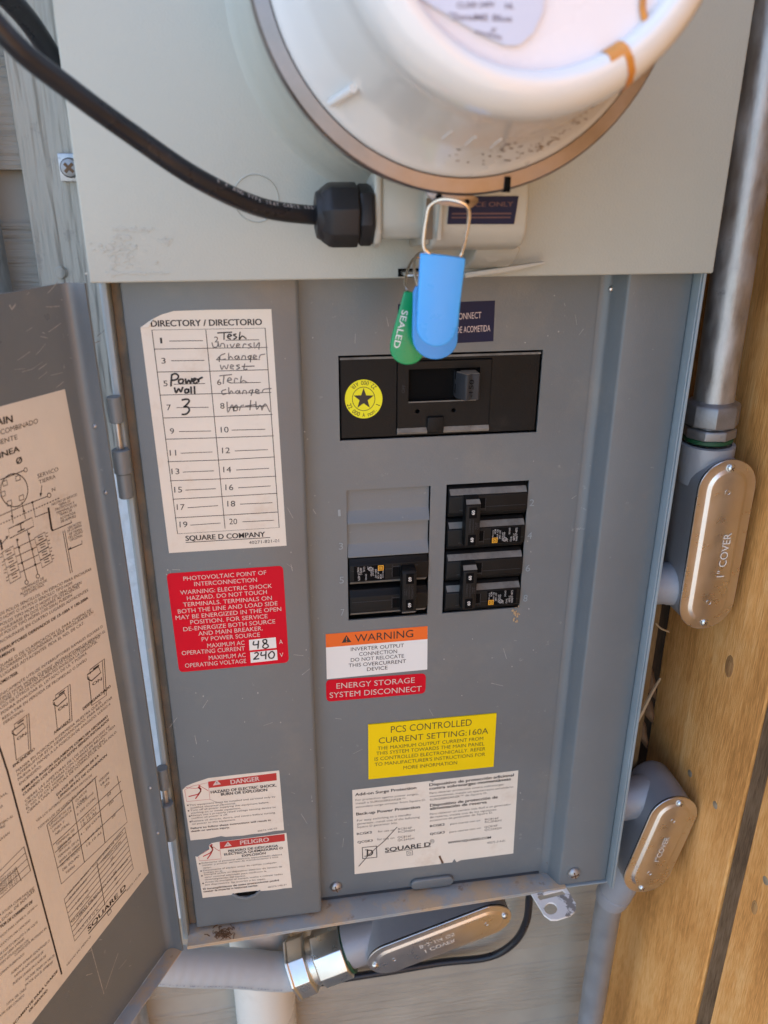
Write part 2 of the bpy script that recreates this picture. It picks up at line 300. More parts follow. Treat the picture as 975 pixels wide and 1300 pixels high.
# flat print: text and strokes lying on a plane
_cache = {}
def glyphs(s, bold):
    k = (s, bold)
    if k not in _cache:
        cu = bpy.data.curves.new('t', 'FONT'); cu.body = s; cu.size = 1; cu.resolution_u = 3; cu.offset = .008 if bold else .0; cu.fill_mode = 'FRONT' if hasattr(cu, 'fill_mode') else cu.fill_mode
        ob = bpy.data.objects.new('t', cu); me = bpy.data.meshes.new_from_object(ob)
        vs = [(v.co.x, v.co.y) for v in me.vertices]; fs = [tuple(p.vertices) for p in me.polygons]
        bpy.data.objects.remove(ob); bpy.data.curves.remove(cu); bpy.data.meshes.remove(me); _cache[k] = (vs, fs)
    return _cache[k]
CAPH = .70
class Print:
    """collects flat lettering on a plane, given in photograph coordinates through crop function z"""
    def __init__(s, plane, z, off): s.pl, s.z, s.off = plane, z, off; s.mb = MB()
    def P(s, x, y, extra=0): return s.pl.at(s.z(x, y), s.off + extra)
    def text(s, t, x0, y0, x1, y1, h, bold=False, extra=0):
        a, b = s.P(x0, y0, extra), s.P(x1, y1, extra); e1 = (b-a); wd = e1.length; e1.normalize(); n = s.pl.n
        e2 = n.cross(e1)
        c = s.P(x0, y0-h, extra); hh = abs((c-a).dot(e2))
        vs, fs = glyphs(t, bold)
        if not vs: return
        mx = max(v[0] for v in vs); mn = min(v[0] for v in vs); kx = wd/(mx-mn); ky = hh/CAPH
        s.mb.add([a + e1*((v[0]-mn)*kx) + e2*(v[1]*ky) for v in vs], fs)
        if bold: s.mb.add([a + n*.0015 + e1*((v[0]-mn)*kx + .045*ky) + e2*(v[1]*ky) for v in vs], fs)
    def vtext(s, t, x0, y0, x1, y1, wdt, bold=False, flip=False, extra=0):   # baseline runs along (x0,y0)->(x1,y1), any direction; wdt = cap height in crop px perpendicular
        a, b = s.P(x0, y0, extra), s.P(x1, y1, extra); e1 = (b-a); wd = e1.length; e1.normalize(); e2 = s.pl.n.cross(e1)
        L = math.hypot(x1-x0, y1-y0); c = s.P(x0 + (y1-y0)/L*wdt, y0 - (x1-x0)/L*wdt, extra); hh = abs((c-a).dot(e2))
        vs, fs = glyphs(t, bold); mx = max(v[0] for v in vs); mn = min(v[0] for v in vs); kx = wd/(mx-mn); ky = hh/CAPH
        s.mb.add([a + e1*((v[0]-mn)*kx) + e2*(v[1]*ky) for v in vs], fs)
    def line(s, pts, wpx, closed=False, extra=0):
        Q = [s.P(x, y, extra) for x, y in pts]
        sc = (s.P(pts[0][0]+1, pts[0][1]) - s.P(*pts[0])).length
        if closed: Q.append(Q[0])
        hw = wpx*sc/2; n = s.pl.n; N = len(Q); Ls = []; Rs = []
        for i in range(N):
            t = (Q[min(i+1, N-1)] - Q[max(i-1, 0)])
            if closed and i in (0, N-1): t = Q[1] - Q[N-2]
            t.normalize(); sd_ = n.cross(t)*hw; Ls.append(Q[i]+sd_); Rs.append(Q[i]-sd_)
        s.mb.add(Ls+Rs, [(i, i+1, N+i+1, N+i) for i in range(N-1)])
    def poly(s, pts, extra=0): s.mb.add([s.P(x, y, extra) for x, y in pts], [tuple(range(len(pts)))])
    def circle(s, cx, cy, rx, ry, wpx, n=40, extra=0): s.line([(cx+rx*math.cos(2*math.pi*i/n), cy+ry*math.sin(2*math.pi*i/n)) for i in range(n)], wpx, True, extra)
    def disc(s, cx, cy, rx, ry, n=24, extra=0): s.poly([(cx+rx*math.cos(2*math.pi*i/n), cy+ry*math.sin(2*math.pi*i/n)) for i in range(n)], extra)
    def build(s, name, m, parent): return s.mb.build(name, m, parent, smooth=0)

def roundquad(q, r, n=5):                         # rounded corners on a 4-point polygon (crop px)
    out = []
    for i in range(4):
        p, a, b = V(q[i]), V(q[i-1]), V(q[(i+1) % 4]); u = (a-p).normalized(); v = (b-p).normalized()
        A, B = p+u*r, p+v*r
        for k in range(n+1):
            t = k/n; out.append(tuple(A*(1-t)**2 + p*2*t*(1-t) + B*t*t))
    return out
def sticker(name, plane, z, pts, m, parent, base=.0, th=.008, label=None):
    P = [plane.at(z(*p), base) for p in pts]
    o = MB().prism(P, plane.n*th).build(name, m, parent, smooth=0)
    if label: o['label'] = label
    return o
def copy_tree(o, parent=None):
    c = o.copy(); C.objects.link(c); c.parent = parent
    for ch in list(o.children): copy_tree(ch, c)
    return c

# ================================================================ the setting
g = MB().add([(-2400, -2400, -60), (2400, -2400, -60), (2400, 2400, -60), (-2400, 2400, -60)], [(0, 1, 2, 3)]).build('ground', 'ground', None, smooth=0); g['kind'] = 'structure'

house = thing('house_wall', 'grey painted lap siding wall with raised wood grain behind the electrical panel', 'wall', (0, 4.6, -60))
MB().box(-90, 60, -9, -4.35, -60, 42).build('wall_core', 'unseen_house', house, smooth=0)
MB().box(-90, 60, -9, 3, 42, 45).build('unseen_eave', 'unseen_house', house, smooth=0)  # unseen, added to shade the wall; its depth tunes the sky light
bd = None
for i in range(26):
    z0 = -58.5 + 3.9*i
    if bd is None:
        bd = MB().prism_x([(-4.3, z0), (-3.66, z0), (-3.66, z0+.02), (-4.0, z0+3.9), (-4.3, z0+3.9)], -90, 60).build('siding_board', 'siding', house, bevel=.03, origin=(0, 4, z0))
        first_z = z0
    else:
        c = bd.copy(); C.objects.link(c); c.location = bd.location + V((0, 0, (z0-first_z)*S))
# mounting board and trim beside the meter box
tb = MB().box(-5.62, 11.4, -4.0, -3.0, -26.0, 40).build('trim_board', 'trim', house, bevel=.05); tb['label'] = 'flat weathered grey trim board beside the panel'
MB().axis(U(77, 346, -2.99), (0, -1, 0), [(.17, 0), (.17, .02), (.13, .05)], n=20).build('nail_head', 'trim', house)
fl = [(x, y, z) for z in [-26 + .45*k for k in range(41)] for x, y in ((-4.55, 2.97), (-4.1, 2.9+random.uniform(-.05, .05)), (-3.7, 2.9+random.uniform(-.06, .06)), (-3.2, 2.95))]
mb = MB(); n = len(fl)//4; mb.add(fl, [(4*i+j, 4*i+j+1, 4*i+j+5, 4*i+j+4) for i in range(n-1) for j in range(3)])
fo = mb.build('flashing_strip', 'flash', house, smooth=60); fo['label'] = 'crinkled white flashing strip in the gap by the hinges'
MB().box(12.77, 14.08, -3.95, -3.3, -22.5, 30).build('gap_shade_board', 'shadow_wood', house, bevel=.02)  # added near-black board: paints the gap beside the fence as deep shade
mb = MB().box(11.42, 12.75, -4.0, -1.6, -21.8, 30); bt = mb.build('wood_batten', 'batten', house, bevel=.04); bt['label'] = 'brown wood batten between the panel and the fence'

# fence of upright boards, square to the wall, and the one across the yard
def board_mesh(parent, org, along, W, H, T, material='fence', irregular=.05):
    """upright board: runs W inches along the horizontal vector, H high, T thick"""
    o = V(org); a = V(along); nrm = V((0, 0, 1)).cross(a); rings = []
    rr = random.Random(3)
    for k in range(15):
        z = H*k/14; w0 = rr.uniform(-1, 1)*irregular; w1 = rr.uniform(-1, 1)*irregular
        rings.append([o + a*w0 + V((0, 0, z)), o + a*(W+w1) + V((0, 0, z)), o + a*(W+w1) + nrm*T + V((0, 0, z)), o + a*w0 + nrm*T + V((0, 0, z))])
    return MB().loft(rings).build('board', material, parent, bevel=.05, seg=1, origin=org)
fence = thing('wooden_fence', 'orange brown fence of upright boards meeting the wall at the right of the panel', 'fence', (14.1, 3.9, -60))
b0 = board_mesh(fence, (14.1, 3.55, -59.5), (0, -1, 0), 6.0, 74, .62)
y = 3.55
for k in range(1, 17):
    y -= 6.75; c = b0.copy(); C.objects.link(c); c.location = b0.location + V((0, (y-3.55)*S, (k % 3)*.3*S))
    if k > 11: c.location.z -= .2*S
for yy in (-2.46, -9.21, -15.96):
    board_mesh(fence, (14.17, yy, -59.5), (0, -1, 0), .73, 73, .3, 'fence_dark', .0).name = 'backing_board'
mb = MB(); pls = Plane((14.1, 0, 0), (-1, 0, 0))
for px, py in ((908, 1022), (876, 982), (972, 1118), ):
    p = pls.at((px, py)); MB().axis(p, (-1, 0, 0), [(.13, -.02), (.13, .01), (.09, .03)], n=14).build('nail_head', 'nail', fence)
for px, py, rr_ in ((926, 846, .3), (958, 1152, .2)):
    p = pls.at((px, py)); mk = MB()
    for q_, x_ in ((1.0, .0), (.55, .012)):
        mk.prism([(14.1+.002, p.y + rr_*q_*.7*math.cos(t), p.z + rr_*q_*1.3*math.sin(t)) for t in (2*math.pi*k/20 for k in range(20))], (-.012-x_, 0, 0))
    mk.build('knot', 'knot_wood', fence, bevel=.004)

# ================================================================ the panel
panel = thing('electrical_panel', 'open grey combination meter and breaker panel mounted on the wall', 'electrical panel', (3.8, 4, -22.8))
# shell of the cabinet
sh = MB().box(-3.46, -3.39, -3, .55, -22.78, -2.0).box(11.0, 11.06, -3, .9, -22.78, -2.0).box(-3.39, 11.0, -3, -2.9, -22.78, -2.0).box(-3.46, 11.06, -3, -.02, -22.84, -22.78)
sh.build('cabinet_shell', 'panel', panel, bevel=.012)
MB().prism_z([(-3.46, .55), (-3.46, .68), (-3.40, .72), (-3.30, .72), (-3.27, .66), (-3.27, .0), (-3.34, .0), (-3.34, .55)], -22.9, -2.3).build('hinge_side_rim', 'edge', panel, bevel=.01)
MB().box(-3.26, -3.03, .02, .30, -22.72, -2.0).build('dirty_channel', 'gutter', panel, smooth=0)
MB().box(10.955, 10.997, .2, .93, -22.80, -2.0).box(11.0, 11.075, .905, .98, -22.80, -2.0).build('latch_side_rim', 'edge', panel, bevel=.012)
# dusty ledge under the dead front
led = [(-3.3, .0), (-3.3, 1.13), (9.45, .70), (9.45, 0)]
MB().prism_z(led, -22.80, -22.74).build('bottom_ledge', 'panel_dust', panel, bevel=.012)
MB().prism([(-3.3, -1.132, -22.80), (9.45, -.702, -22.80), (9.45, -.662, -22.80), (-3.3, -1.092, -22.80)], (0, 0, -.06)).build('ledge_lip', 'panel_dust', panel)
MB().box(9.45, 11.06, .0, .66, -22.86, -22.80).build('ledge_end', 'edge', panel, bevel=.01)

# dead front: left cover, centre plate with openings, right cover
FR0 = (V((0, 0, 0)), V((1, 0, 0)), V((0, 0, 1)), V((0, -1, 0)))
def rect(x0, x1, z0, z1): return [(x0, z0), (x1, z0), (x1, z1), (x0, z1)]
WIN_M, WIN_R, WIN_L = (1.99, 7.36, -6.53, -4.29), (4.90, 7.25, -11.96, -7.92), (2.14, 4.46, -11.96, -7.93)
ct = filled(rect(1.0, 8.72, -22.62, -2.0), [rect(*WIN_M), rect(*WIN_R), rect(*WIN_L)], FR0, -.06, 0)
ct.build('dead_front_plate', 'panel', panel, smooth=0)
MB().prism_z([(-3.02, -.1), (-3.02, .54), (-3.0, .585), (-2.96, .6), (.93, .6), (.99, .58), (1.03, .53), (1.06, .0), (1.10, -.058), (.98, -.1)], -22.56, -2.0).build('directory_cover', 'panel', panel, bevel=.0)
prof = [(8.715, 0)] + [(8.73 + .30*math.sin(a), .0 + .16*(1-math.cos(a))) for a in (math.pi/2*k/5 for k in range(6))] + [(9.06, .22), (9.20, .54), (9.235, .585), (9.28, .6), (10.88, .6), (10.925, .58), (10.945, .53), (10.945, -.1), (8.72, -.1)]
MB().prism_z(prof, -22.74, -2.0).build('right_cover', 'panel', panel)
# little cavity behind the openings
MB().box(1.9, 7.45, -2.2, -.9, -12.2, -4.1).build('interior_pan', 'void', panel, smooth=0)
# knockout blanks in the left opening
def blank(z):
    return MB().prism_x([(-.14, z), (-.14, z-.62), (-.13, z-.66), (.035, z-.95), (.035, z-.985), (-.2, z-.995), (-.2, z)], WIN_L[0]+.015, WIN_L[1]-.02)
blank(-7.95).build('knockout_blank', 'panel', panel, smooth=20); blank(-8.955).build('knockout_blank', 'panel', panel, smooth=20)
# embossed tab, vent and screws
p = U(548, 1118, 0)
MB().prism([(p.x + x*1.0, 0.01, p.z + y) for x, y in [(q[1], q[0]) for q in stadium(1.5, .42)]], (0, -.15, 0)).build('embossed_tab', 'panel', panel, bevel=.06, seg=3)
p = U(313, 1134, .6)
pr = [(p.x-.36, .06), (p.x-.3, .07), (p.x+.3, .07), (p.x+.36, .06), (p.x+.25, -.03), (p.x, -.06), (p.x-.25, -.03)]
MB().prism([(x, -.6, p.z+z) for x, z in pr], (0, -.03, 0)).build('lanced_vent', 'void', panel, smooth=0)
MB().tube([(p.x-.44, -.59, p.z+.05), (p.x-.28, -.65, p.z-.06), (p.x, -.68, p.z-.12), (p.x+.28, -.65, p.z-.06), (p.x+.44, -.59, p.z+.05)], .05, 8).build('vent_lip', 'panel', panel)
def screw(px, py, d, r, name='screw', rot=.3):
    p = U(px, py, d); o = MB().axis(p, (0, -1, 0), [(r, 0), (r, r*.12), (r*.93, r*.32), (r*.72, r*.55), (r*.4, r*.70), (.001, r*.74)], n=24).build(name, 'galv', panel, smooth=60)
    a = V((math.cos(rot), 0, math.sin(rot))); b = V((-math.sin(rot), 0, math.cos(rot)))
    for u, v in ((a, b), (b, a)):
        MB().fbox((p, u, v, V((0, -1, 0))), (-r*.6, r*.6), (-r*.085, r*.085), (r*.55, r*.77)).build('slot', 'grime', o, smooth=0)
    return o
screw(426.5, 1125, 0, .21); screw(728, 1107.5, .6, .23)
p = U(776, 367, .13); MB().sphere(p, .07, (1, .6, 1)).build('rivet', 'plate', panel)
# small seal dimples
# embossed circuit numbers; a lighter colour stands in for the highlight on them
mb_num = {}
z8 = crop(420, 590, 3.482)
for t, x0, y0, x1, y1 in (('1', 33, 228, 44, 227), ('3', 36, 375, 54, 374), ('5', 38, 525, 58, 524), ('7', 44, 667, 60, 666), ('2', 877, 183, 898, 182), ('4', 868, 328, 888, 327), ('6', 860, 472, 880, 471), ('8', 850, 605, 868, 604)):
    pr = Print(wall_plane(0), z8, .022); pr.text(t, x0, y0, x1, y1, 30)
    q = Print(wall_plane(0), z8, -.002); q.text(t, x0, y0, x1, y1, 30)
    nv = len(pr.mb.v); top = pr.mb; top.v += q.mb.v
    # side walls
    edges = {}
    for f in list(top.f):
        for a, b in zip(f, f[1:]+f[:1]): edges[(a, b)] = edges.get((a, b), 0)+1
    top.f += [(a, b, b+nv, a+nv) for (a, b) in edges if (b, a) not in edges]
    top.build('embossed_number', 'edge', panel, smooth=0)
# hasp tab
hz = -22.83
def H(px, py):
    v = ray(px, py); t = hz/v.z; q = CAM + v*t; return (q.x, -q.y)
z6 = crop(640, 1080, 5.906)
out = [H(*z6(x, y)) for x, y in ((185, 290), (460, 268), (538, 395), (535, 450), (500, 482), (400, 515), (350, 515), (300, 480))]
slot = [H(*z6(x, y)) for x, y in ((245, 338), (440, 292), (468, 322), (268, 372))]
hole = [H(*z6(350+50*math.cos(a), 432+46*math.sin(a))) for a in (2*math.pi*k/18 for k in range(18))]
tabm = filled(out, [slot, hole], (V((0, 0, hz)), V((1, 0, 0)), V((0, -1, 0)), V((0, 0, 1))), -.07, 0)
tabm.build('hasp_tab', mat('chipped_white_tab', (.80, .80, .77), .6, 0, var=.05, vs=30, dirt=[((.22, .20, .18), .55, .57, 45, .9)]), panel, smooth=0)

# upper cover, pale grey-green
uc = MB().box(-3.5, 10.94, -3.0, 1.5, -2.25, 16)
uc.build('upper_cover', 'beige', panel, bevel=.045, seg=3)
MX, MZ = 3.82, 3.3
MB().axis((MX, -1.4, MZ), (0, -1, 0), [(4.15, .06), (4.02, .14), (3.9, .36), (3.86, .5), (3.74, .62), (3.62, 1.2), (3.58, 3.3)], n=128).build('socket_collar', 'beige', panel, smooth=60)
k = U(325, 252, 1.5); MB().axis(k, (0, -1, 0), [(.46, .0), (.475, .022), (.49, 0)], n=48, cap=False).build('knockout_ring', 'beige', panel, smooth=60)
k = U(645, 350, 1.5)
# torn label residue
rr = random.Random(11); z1 = crop(0, 0, 2.9545); mb = MB()
outl = [(412, 880), (450, 850), (500, 842), (560, 846), (592, 845), (618, 880), (644, 905), (630, 925), (600, 905), (560, 900), (500, 905), (470, 950), (560, 975), (590, 990), (625, 1028), (520, 1026), (440, 1022), (418, 990)]
P0 = [wall_plane(1.5).at(z1(x, y)) for x, y in outl]; cen = sum(P0, V((0, 0, 0)))/len(P0)
for (x, y, sx, sy, n) in ((440, 930, 70, 22, 60), (500, 862, 80, 7, 50), (620, 905, 22, 10, 34), (425, 985, 10, 50, 46), (585, 985, 8, 5, 10), (520, 1025, 120, 1.5, 60), (460, 890, 40, 8, 40), (480, 960, 50, 30, 26)):
    for _ in range(n):
        c_ = wall_plane(1.5).at(z1(x+rr.gauss(0, sx*.5), y+rr.gauss(0, sy*.6)))
        r = rr.uniform(.008, .034); a0 = rr.uniform(0, 6)
        pts = [(c_.x + r*rr.uniform(.6, 1.4)*math.cos(a0+a)*1.6, c_.y + .004, c_.z + r*rr.uniform(.5, 1.2)*math.sin(a0+a)) for a in (0, 1.1, 2.2, 3.3, 4.4, 5.4)]
        mb.prism(pts, (0, -.010-.012*rr.random(), 0))
mb.build('label_residue', 'beige', panel, smooth=0)
# adapter housing under the meter
hs = MB()
hs.prism_x([(1.5, .45), (3.1, .45), (3.3, .3), (3.38, -.2), (3.36, -1.15), (3.15, -1.42), (2.8, -1.53), (1.5, -1.55)], 3.62, 5.62)
hs.build('adapter_housing', 'beige_plastic', panel, bevel=.16, seg=4)
MB().prism_x([(1.5, .4), (2.9, .3), (3.05, -.1), (3.05, -1.05), (2.85, -1.3), (1.5, -1.33)], 2.6, 3.62).build('housing_neck', 'beige_plastic', panel, bevel=.1, seg=3)
MB().prism_x([(1.5, .5), (3.0, .45), (3.12, .2), (3.15, -1.15), (3.0, -1.38), (2.7, -1.48), (1.5, -1.5)], 2.47, 2.62).build('housing_flange', 'beige_plastic', panel, bevel=.05, seg=3)
MB().prism_x([(1.5, .4), (3.2, .3), (3.28, -.2), (3.26, -1.1), (3.05, -1.4), (1.5, -1.56)], 3.48, 3.62).build('arched_rib', 'beige_plastic', panel, bevel=.05, seg=3)
zh = crop(540, 230, 6.964)
MB().prism([wall_plane(3.385).at(zh(x, y)) for x, y in ((10, 150), (70, 150), (62, 515), (-10, 515))], (0, -.012, 0)).build('housing_recess', 'gutter', panel, smooth=0)
MB().prism([wall_plane(3.385).at(zh(x, y)) for x, y in ((130, 170), (152, 170), (132, 518), (98, 518))], (0, -.05, 0)).build('housing_rib', 'beige_plastic', panel, smooth=0)
pl = Plane((0, -3.392, 0), (0, -1, 0))
lb = sticker('adapter_label', pl, zh, [(215, 135), (825, 132), (785, 380), (193, 380)], 'purple', panel); lb['label'] = 'dark label on the plastic adapter'
pr = Print(pl, zh, .012); pr.text('SERVICE ONLY', 240, 228, 775, 222, 42, True); pr.line([(235, 288), (760, 286)], 14); pr.line([(232, 322), (752, 320)], 12); pr.build('lettering', mat('maroon_print', (.10, .045, .05), .5), lb)
# latch foot below the housing
ft = MB(); a = [U(585, 322, 2.3), U(650, 322, 2.3), U(662, 338, 1.9), U(592, 350, 1.9)]
ft.prism_x([(1.5, -1.5), (2.6, -1.5), (2.3, -1.8), (1.75, -2.02), (1.5, -2.05)], 4.75, 5.75); ft.build('latch_foot', 'beige_plastic', panel, bevel=.06, seg=3)
MB().prism([U(588, 352, 1.62), U(640, 345, 1.62), U(690, 334, 1.62), U(688, 331, 1.62), U(640, 338, 1.62), U(588, 345, 1.62)], (0, -.18, 0)).build('latch_edge', 'beige_plastic', panel, bevel=.02)
MB().axis((5.2, -2.3, -1.62), (0, -.8, -.6), [(.22, -.1), (.22, .1), (.17, .12)], n=24).build('latch_boss', 'beige_plastic', panel, smooth=40)
# meter-cover hasp
k = U(523, 345, 1.5)
MB().box(k.x-.32, k.x+.45, 1.3, 1.52, k.z-.10, k.z+.07).build('hasp_slot', 'void', panel, smooth=0)
MB().box(k.x-.27, k.x+.5, 1.5, 2.25, k.z-.04, k.z+.03).build('hasp', 'plate', panel, bevel=.02)
# mounting bracket and screw at the left of the cover
p = U(86, 212, -2.95)
bk = MB().box(p.x-.2, p.x+.6, -3.0, -2.85, p.z-.34, p.z+.32).build('mounting_ear', 'galv', panel, bevel=.03)
p2 = U(89, 213, -2.8)
MB().axis(p2, (0, -1, 0), [(.24, -.05), (.24, .05), (.2, .14), (.08, .17)], n=20).build('screw', 'zinc', bk, smooth=50)
MB().fbox((p2, V((.7, 0, .7)), V((-.7, 0, .7)), V((0, -1, 0))), (-.14, .14), (-.035, .035), (.1, .19)).fbox((p2, V((-.7, 0, .7)), V((.7, 0, .7)), V((0, -1, 0))), (-.14, .14), (-.035, .035), (.1, .188)).build('slot', 'grime', bk, smooth=0)

# hinges
def hinge(ys, d=.86):
    for (y0, y1, r, nm) in ys:
        top = U(147 + (y0-503)*.139, y0, d); bot = U(147 + (y1-503)*.139, y1, d)
        m_ = 'panel' if nm != 'hinge_pin' else 'galv'
        x = -3.42
        MB().axis((x, -d, top.z), (0, 0, -1), [(r*.9, 0), (r, .02), (r, abs(top.z-bot.z)-.02), (r*.9, abs(top.z-bot.z))], n=20).build(nm, m_, panel, smooth=40)
hinge([(503, 536, .17, 'hinge_knuckle'), (536, 570, .08, 'hinge_pin'), (570, 600, .215, 'hinge_knuckle'), (600, 631, .18, 'hinge_knuckle')])
hinge([(974, 999, .17, 'hinge_knuckle'), (999, 1018, .08, 'hinge_pin'), (1018, 1043, .215, 'hinge_knuckle'), (1043, 1063, .18, 'hinge_knuckle')])

# ---------------------------------------------------------------- door, swung open to the left
DK = V((-3.87, -1.0, -22.8)); DW = V((-.0107, 0, .99994)).normalized(); DU = V((-.5, -.866, -.00535)).normalized()
DN = DU.cross(DW).normalized()
if DN.x < 0: DN = -DN
DW = (DN.cross(-DU)).normalized()
def door_sheet(prof, z0, z1, th=.055):            # polyline (s, n) -> bent sheet
    L = []
    for i, (a, b) in enumerate(prof):
        p0 = V(prof[max(i-1, 0)]); p1 = V(prof[min(i+1, len(prof)-1)]); t = (p1-p0).normalized(); L.append((a + t.y*th, b - t.x*th))
    pl_ = prof + L[::-1]
    return MB().loft([[DK + DU*a + DN*b + DW*zz for a, b in pl_] for zz in (z0, z1)])
bend = [(.0, .50), (.0, .30)] + [(.22 - .22*math.cos(a), .22 - .22*math.sin(a)) for a in (math.pi/2*k/6 for k in range(7))] + [(13.9, 0), (14.0, .05), (14.05, .5)]
door = door_sheet(bend, .03, 20.52).build('door', 'panel', panel, smooth=50)
door['label'] = 'grey panel door swung open, its instruction label facing out'
MB().fbox((DK, DU, DN, DW), (-.02, 14.0), (.0, .46), (-.03, .02)).build('door_bottom_flange', 'panel_dust', door, bevel=.012)
FRD = (DK, DU, DN, DW)
zfl = Plane(DK, DU)
for px, py in ((120.6, 541), (134.5, 625), (191, 1000), (200.6, 1057)):
    q = zfl.at((px, py), -.01); MB().sphere(q, .07, (.8, .8, .8), 10).build('weld_dimple', 'galv', door)
DP = Plane(DK + DN*.0, DN)

# ---------------------------------------------------------------- labels on the dead front
PL6, PL0 = wall_plane(.6), wall_plane(0)
# directory
z = crop(160, 370, 3.714)
st = sticker('directory_label', PL6, z, [(68, 170), (120, 132), (170, 108), (225, 92), (400, 86), (685, 83), (757, 1198), (203, 1233)], 'paper', panel, label='long off-white circuit directory label with handwriting')
fold = MB().prism([PL6.at(z(*q), o_) for q, o_ in (((68, 170), .01), ((106, 170), .03), ((116, 148), .04), ((132, 128), .012), ((118, 134), .012))], PL6.n*.02).build('folded_corner', 'paper', st, smooth=0)
pr = Print(PL6, z, .012)
pr.text('DIRECTORY / DIRECTORIO', 118, 166, 640, 158, 30, True)
pr.line([(122, 182), (656, 173), (722, 1113), (243, 1143)], 4, True); pr.line([(376, 180), (467, 1118)], 3.5)
for l in (((135, 272), (383, 268), (668, 264)), ((147, 380), (395, 376), (672, 369)), ((162, 489), (407, 482), (685, 476)), ((173, 597), (417, 590), (690, 580)), ((187, 697), (428, 690), (697, 681)), ((196, 803), (438, 795), (702, 780)), ((207, 893), (447, 884), (708, 871)), ((220, 980), (455, 967), (713, 952)), ((230, 1068), (463, 1055), (718, 1040))): pr.line(l, 3.2)
rows = [(1, 162, 245, 204, 234, 362, 232), (3, 168, 340, 213, 327, 370, 325), (5, 177, 447, 225, 438, 373, 434), (7, 193, 560, 238, 548, 390, 546), (9, 208, 672, 250, 661, 401, 658), (11, 207, 774, 258, 763, 407, 757), (13, 215, 862, 268, 852, 414, 846), (15, 228, 948, 280, 937, 424, 930), (17, 240, 1030, 290, 1020, 434, 1010), (19, 253, 1112, 303, 1102, 446, 1092),
        (2, 417, 240, 470, 230, 628, 228), (4, 425, 333, 450, 323, 632, 321), (6, 430, 441, 490, 432, 635, 429), (8, 445, 553, 490, 545, 645, 542), (10, 447, 665, 498, 654, 656, 650), (12, 453, 763, 513, 752, 669, 746), (14, 459, 853, 519, 842, 674, 834), (16, 469, 937, 528, 926, 682, 917), (18, 478, 1014, 537, 1003, 690, 996), (20, 487, 1098, 549, 1086, 698, 1079)]
for n_, x, y_, a, b, c_, d_ in rows:
    wn = 20 if n_ < 10 else 37
    if n_ == 1: wn = 10
    if n_ == 11: wn = 30
    pr.text(str(n_), x, y_, x+wn, y_-.5, 27); pr.line([(a, b), (c_, d_)], 3)
pr.text('SQUARE D COMPANY', 281, 1176, 655, 1156, 24, True); pr.line([(281, 1184), (680, 1160)], 3.5)
pr.text('40271-821-01', 580, 1192, 722, 1182, 15)
pr.build('lettering', 'ink', st)
hw = Print(PL6, z, .016)        # bold pen
for s_ in ([(215, 395), (212, 440), (214, 448)], [(212, 395), (232, 388), (247, 398), (240, 414), (215, 420)], [(262, 412), (248, 420), (252, 434), (266, 432), (270, 418), (262, 412)], [(280, 410), (284, 434), (296, 418), (304, 432), (312, 408)], [(318, 424), (330, 414), (322, 410), (316, 424), (326, 434), (336, 428)], [(338, 410), (342, 428), (344, 414), (362, 404)],
           [(228, 452), (236, 478), (248, 458), (258, 474), (268, 450)], [(290, 460), (278, 464), (280, 478), (294, 474), (294, 458), (296, 478)], [(306, 448), (308, 482)], [(322, 446), (324, 486)],
           [(262, 512), (288, 508), (298, 518), (280, 540), (272, 544), (292, 546), (298, 562), (284, 578), (262, 580)]): hw.line([tuple(p[:2]) for p in smooth_path([(*q, 0) for q in s_], 4)], 9)
hw.build('handwriting', 'ink', st); hw = Print(PL6, z, .016)
for s_ in ([(430, 196), (500, 192)], [(462, 194), (462, 228)], [(480, 214), (498, 208), (486, 202), (478, 216), (494, 226)], [(520, 200), (506, 206), (522, 216), (506, 226)], [(538, 190), (534, 226), (548, 210), (568, 224)]): hw.line([tuple(p[:2]) for p in smooth_path([(*q, 0) for q in s_], 4)], 6)
hw.build('handwriting', 'ink', st)
hf = Print(PL6, z, .015)
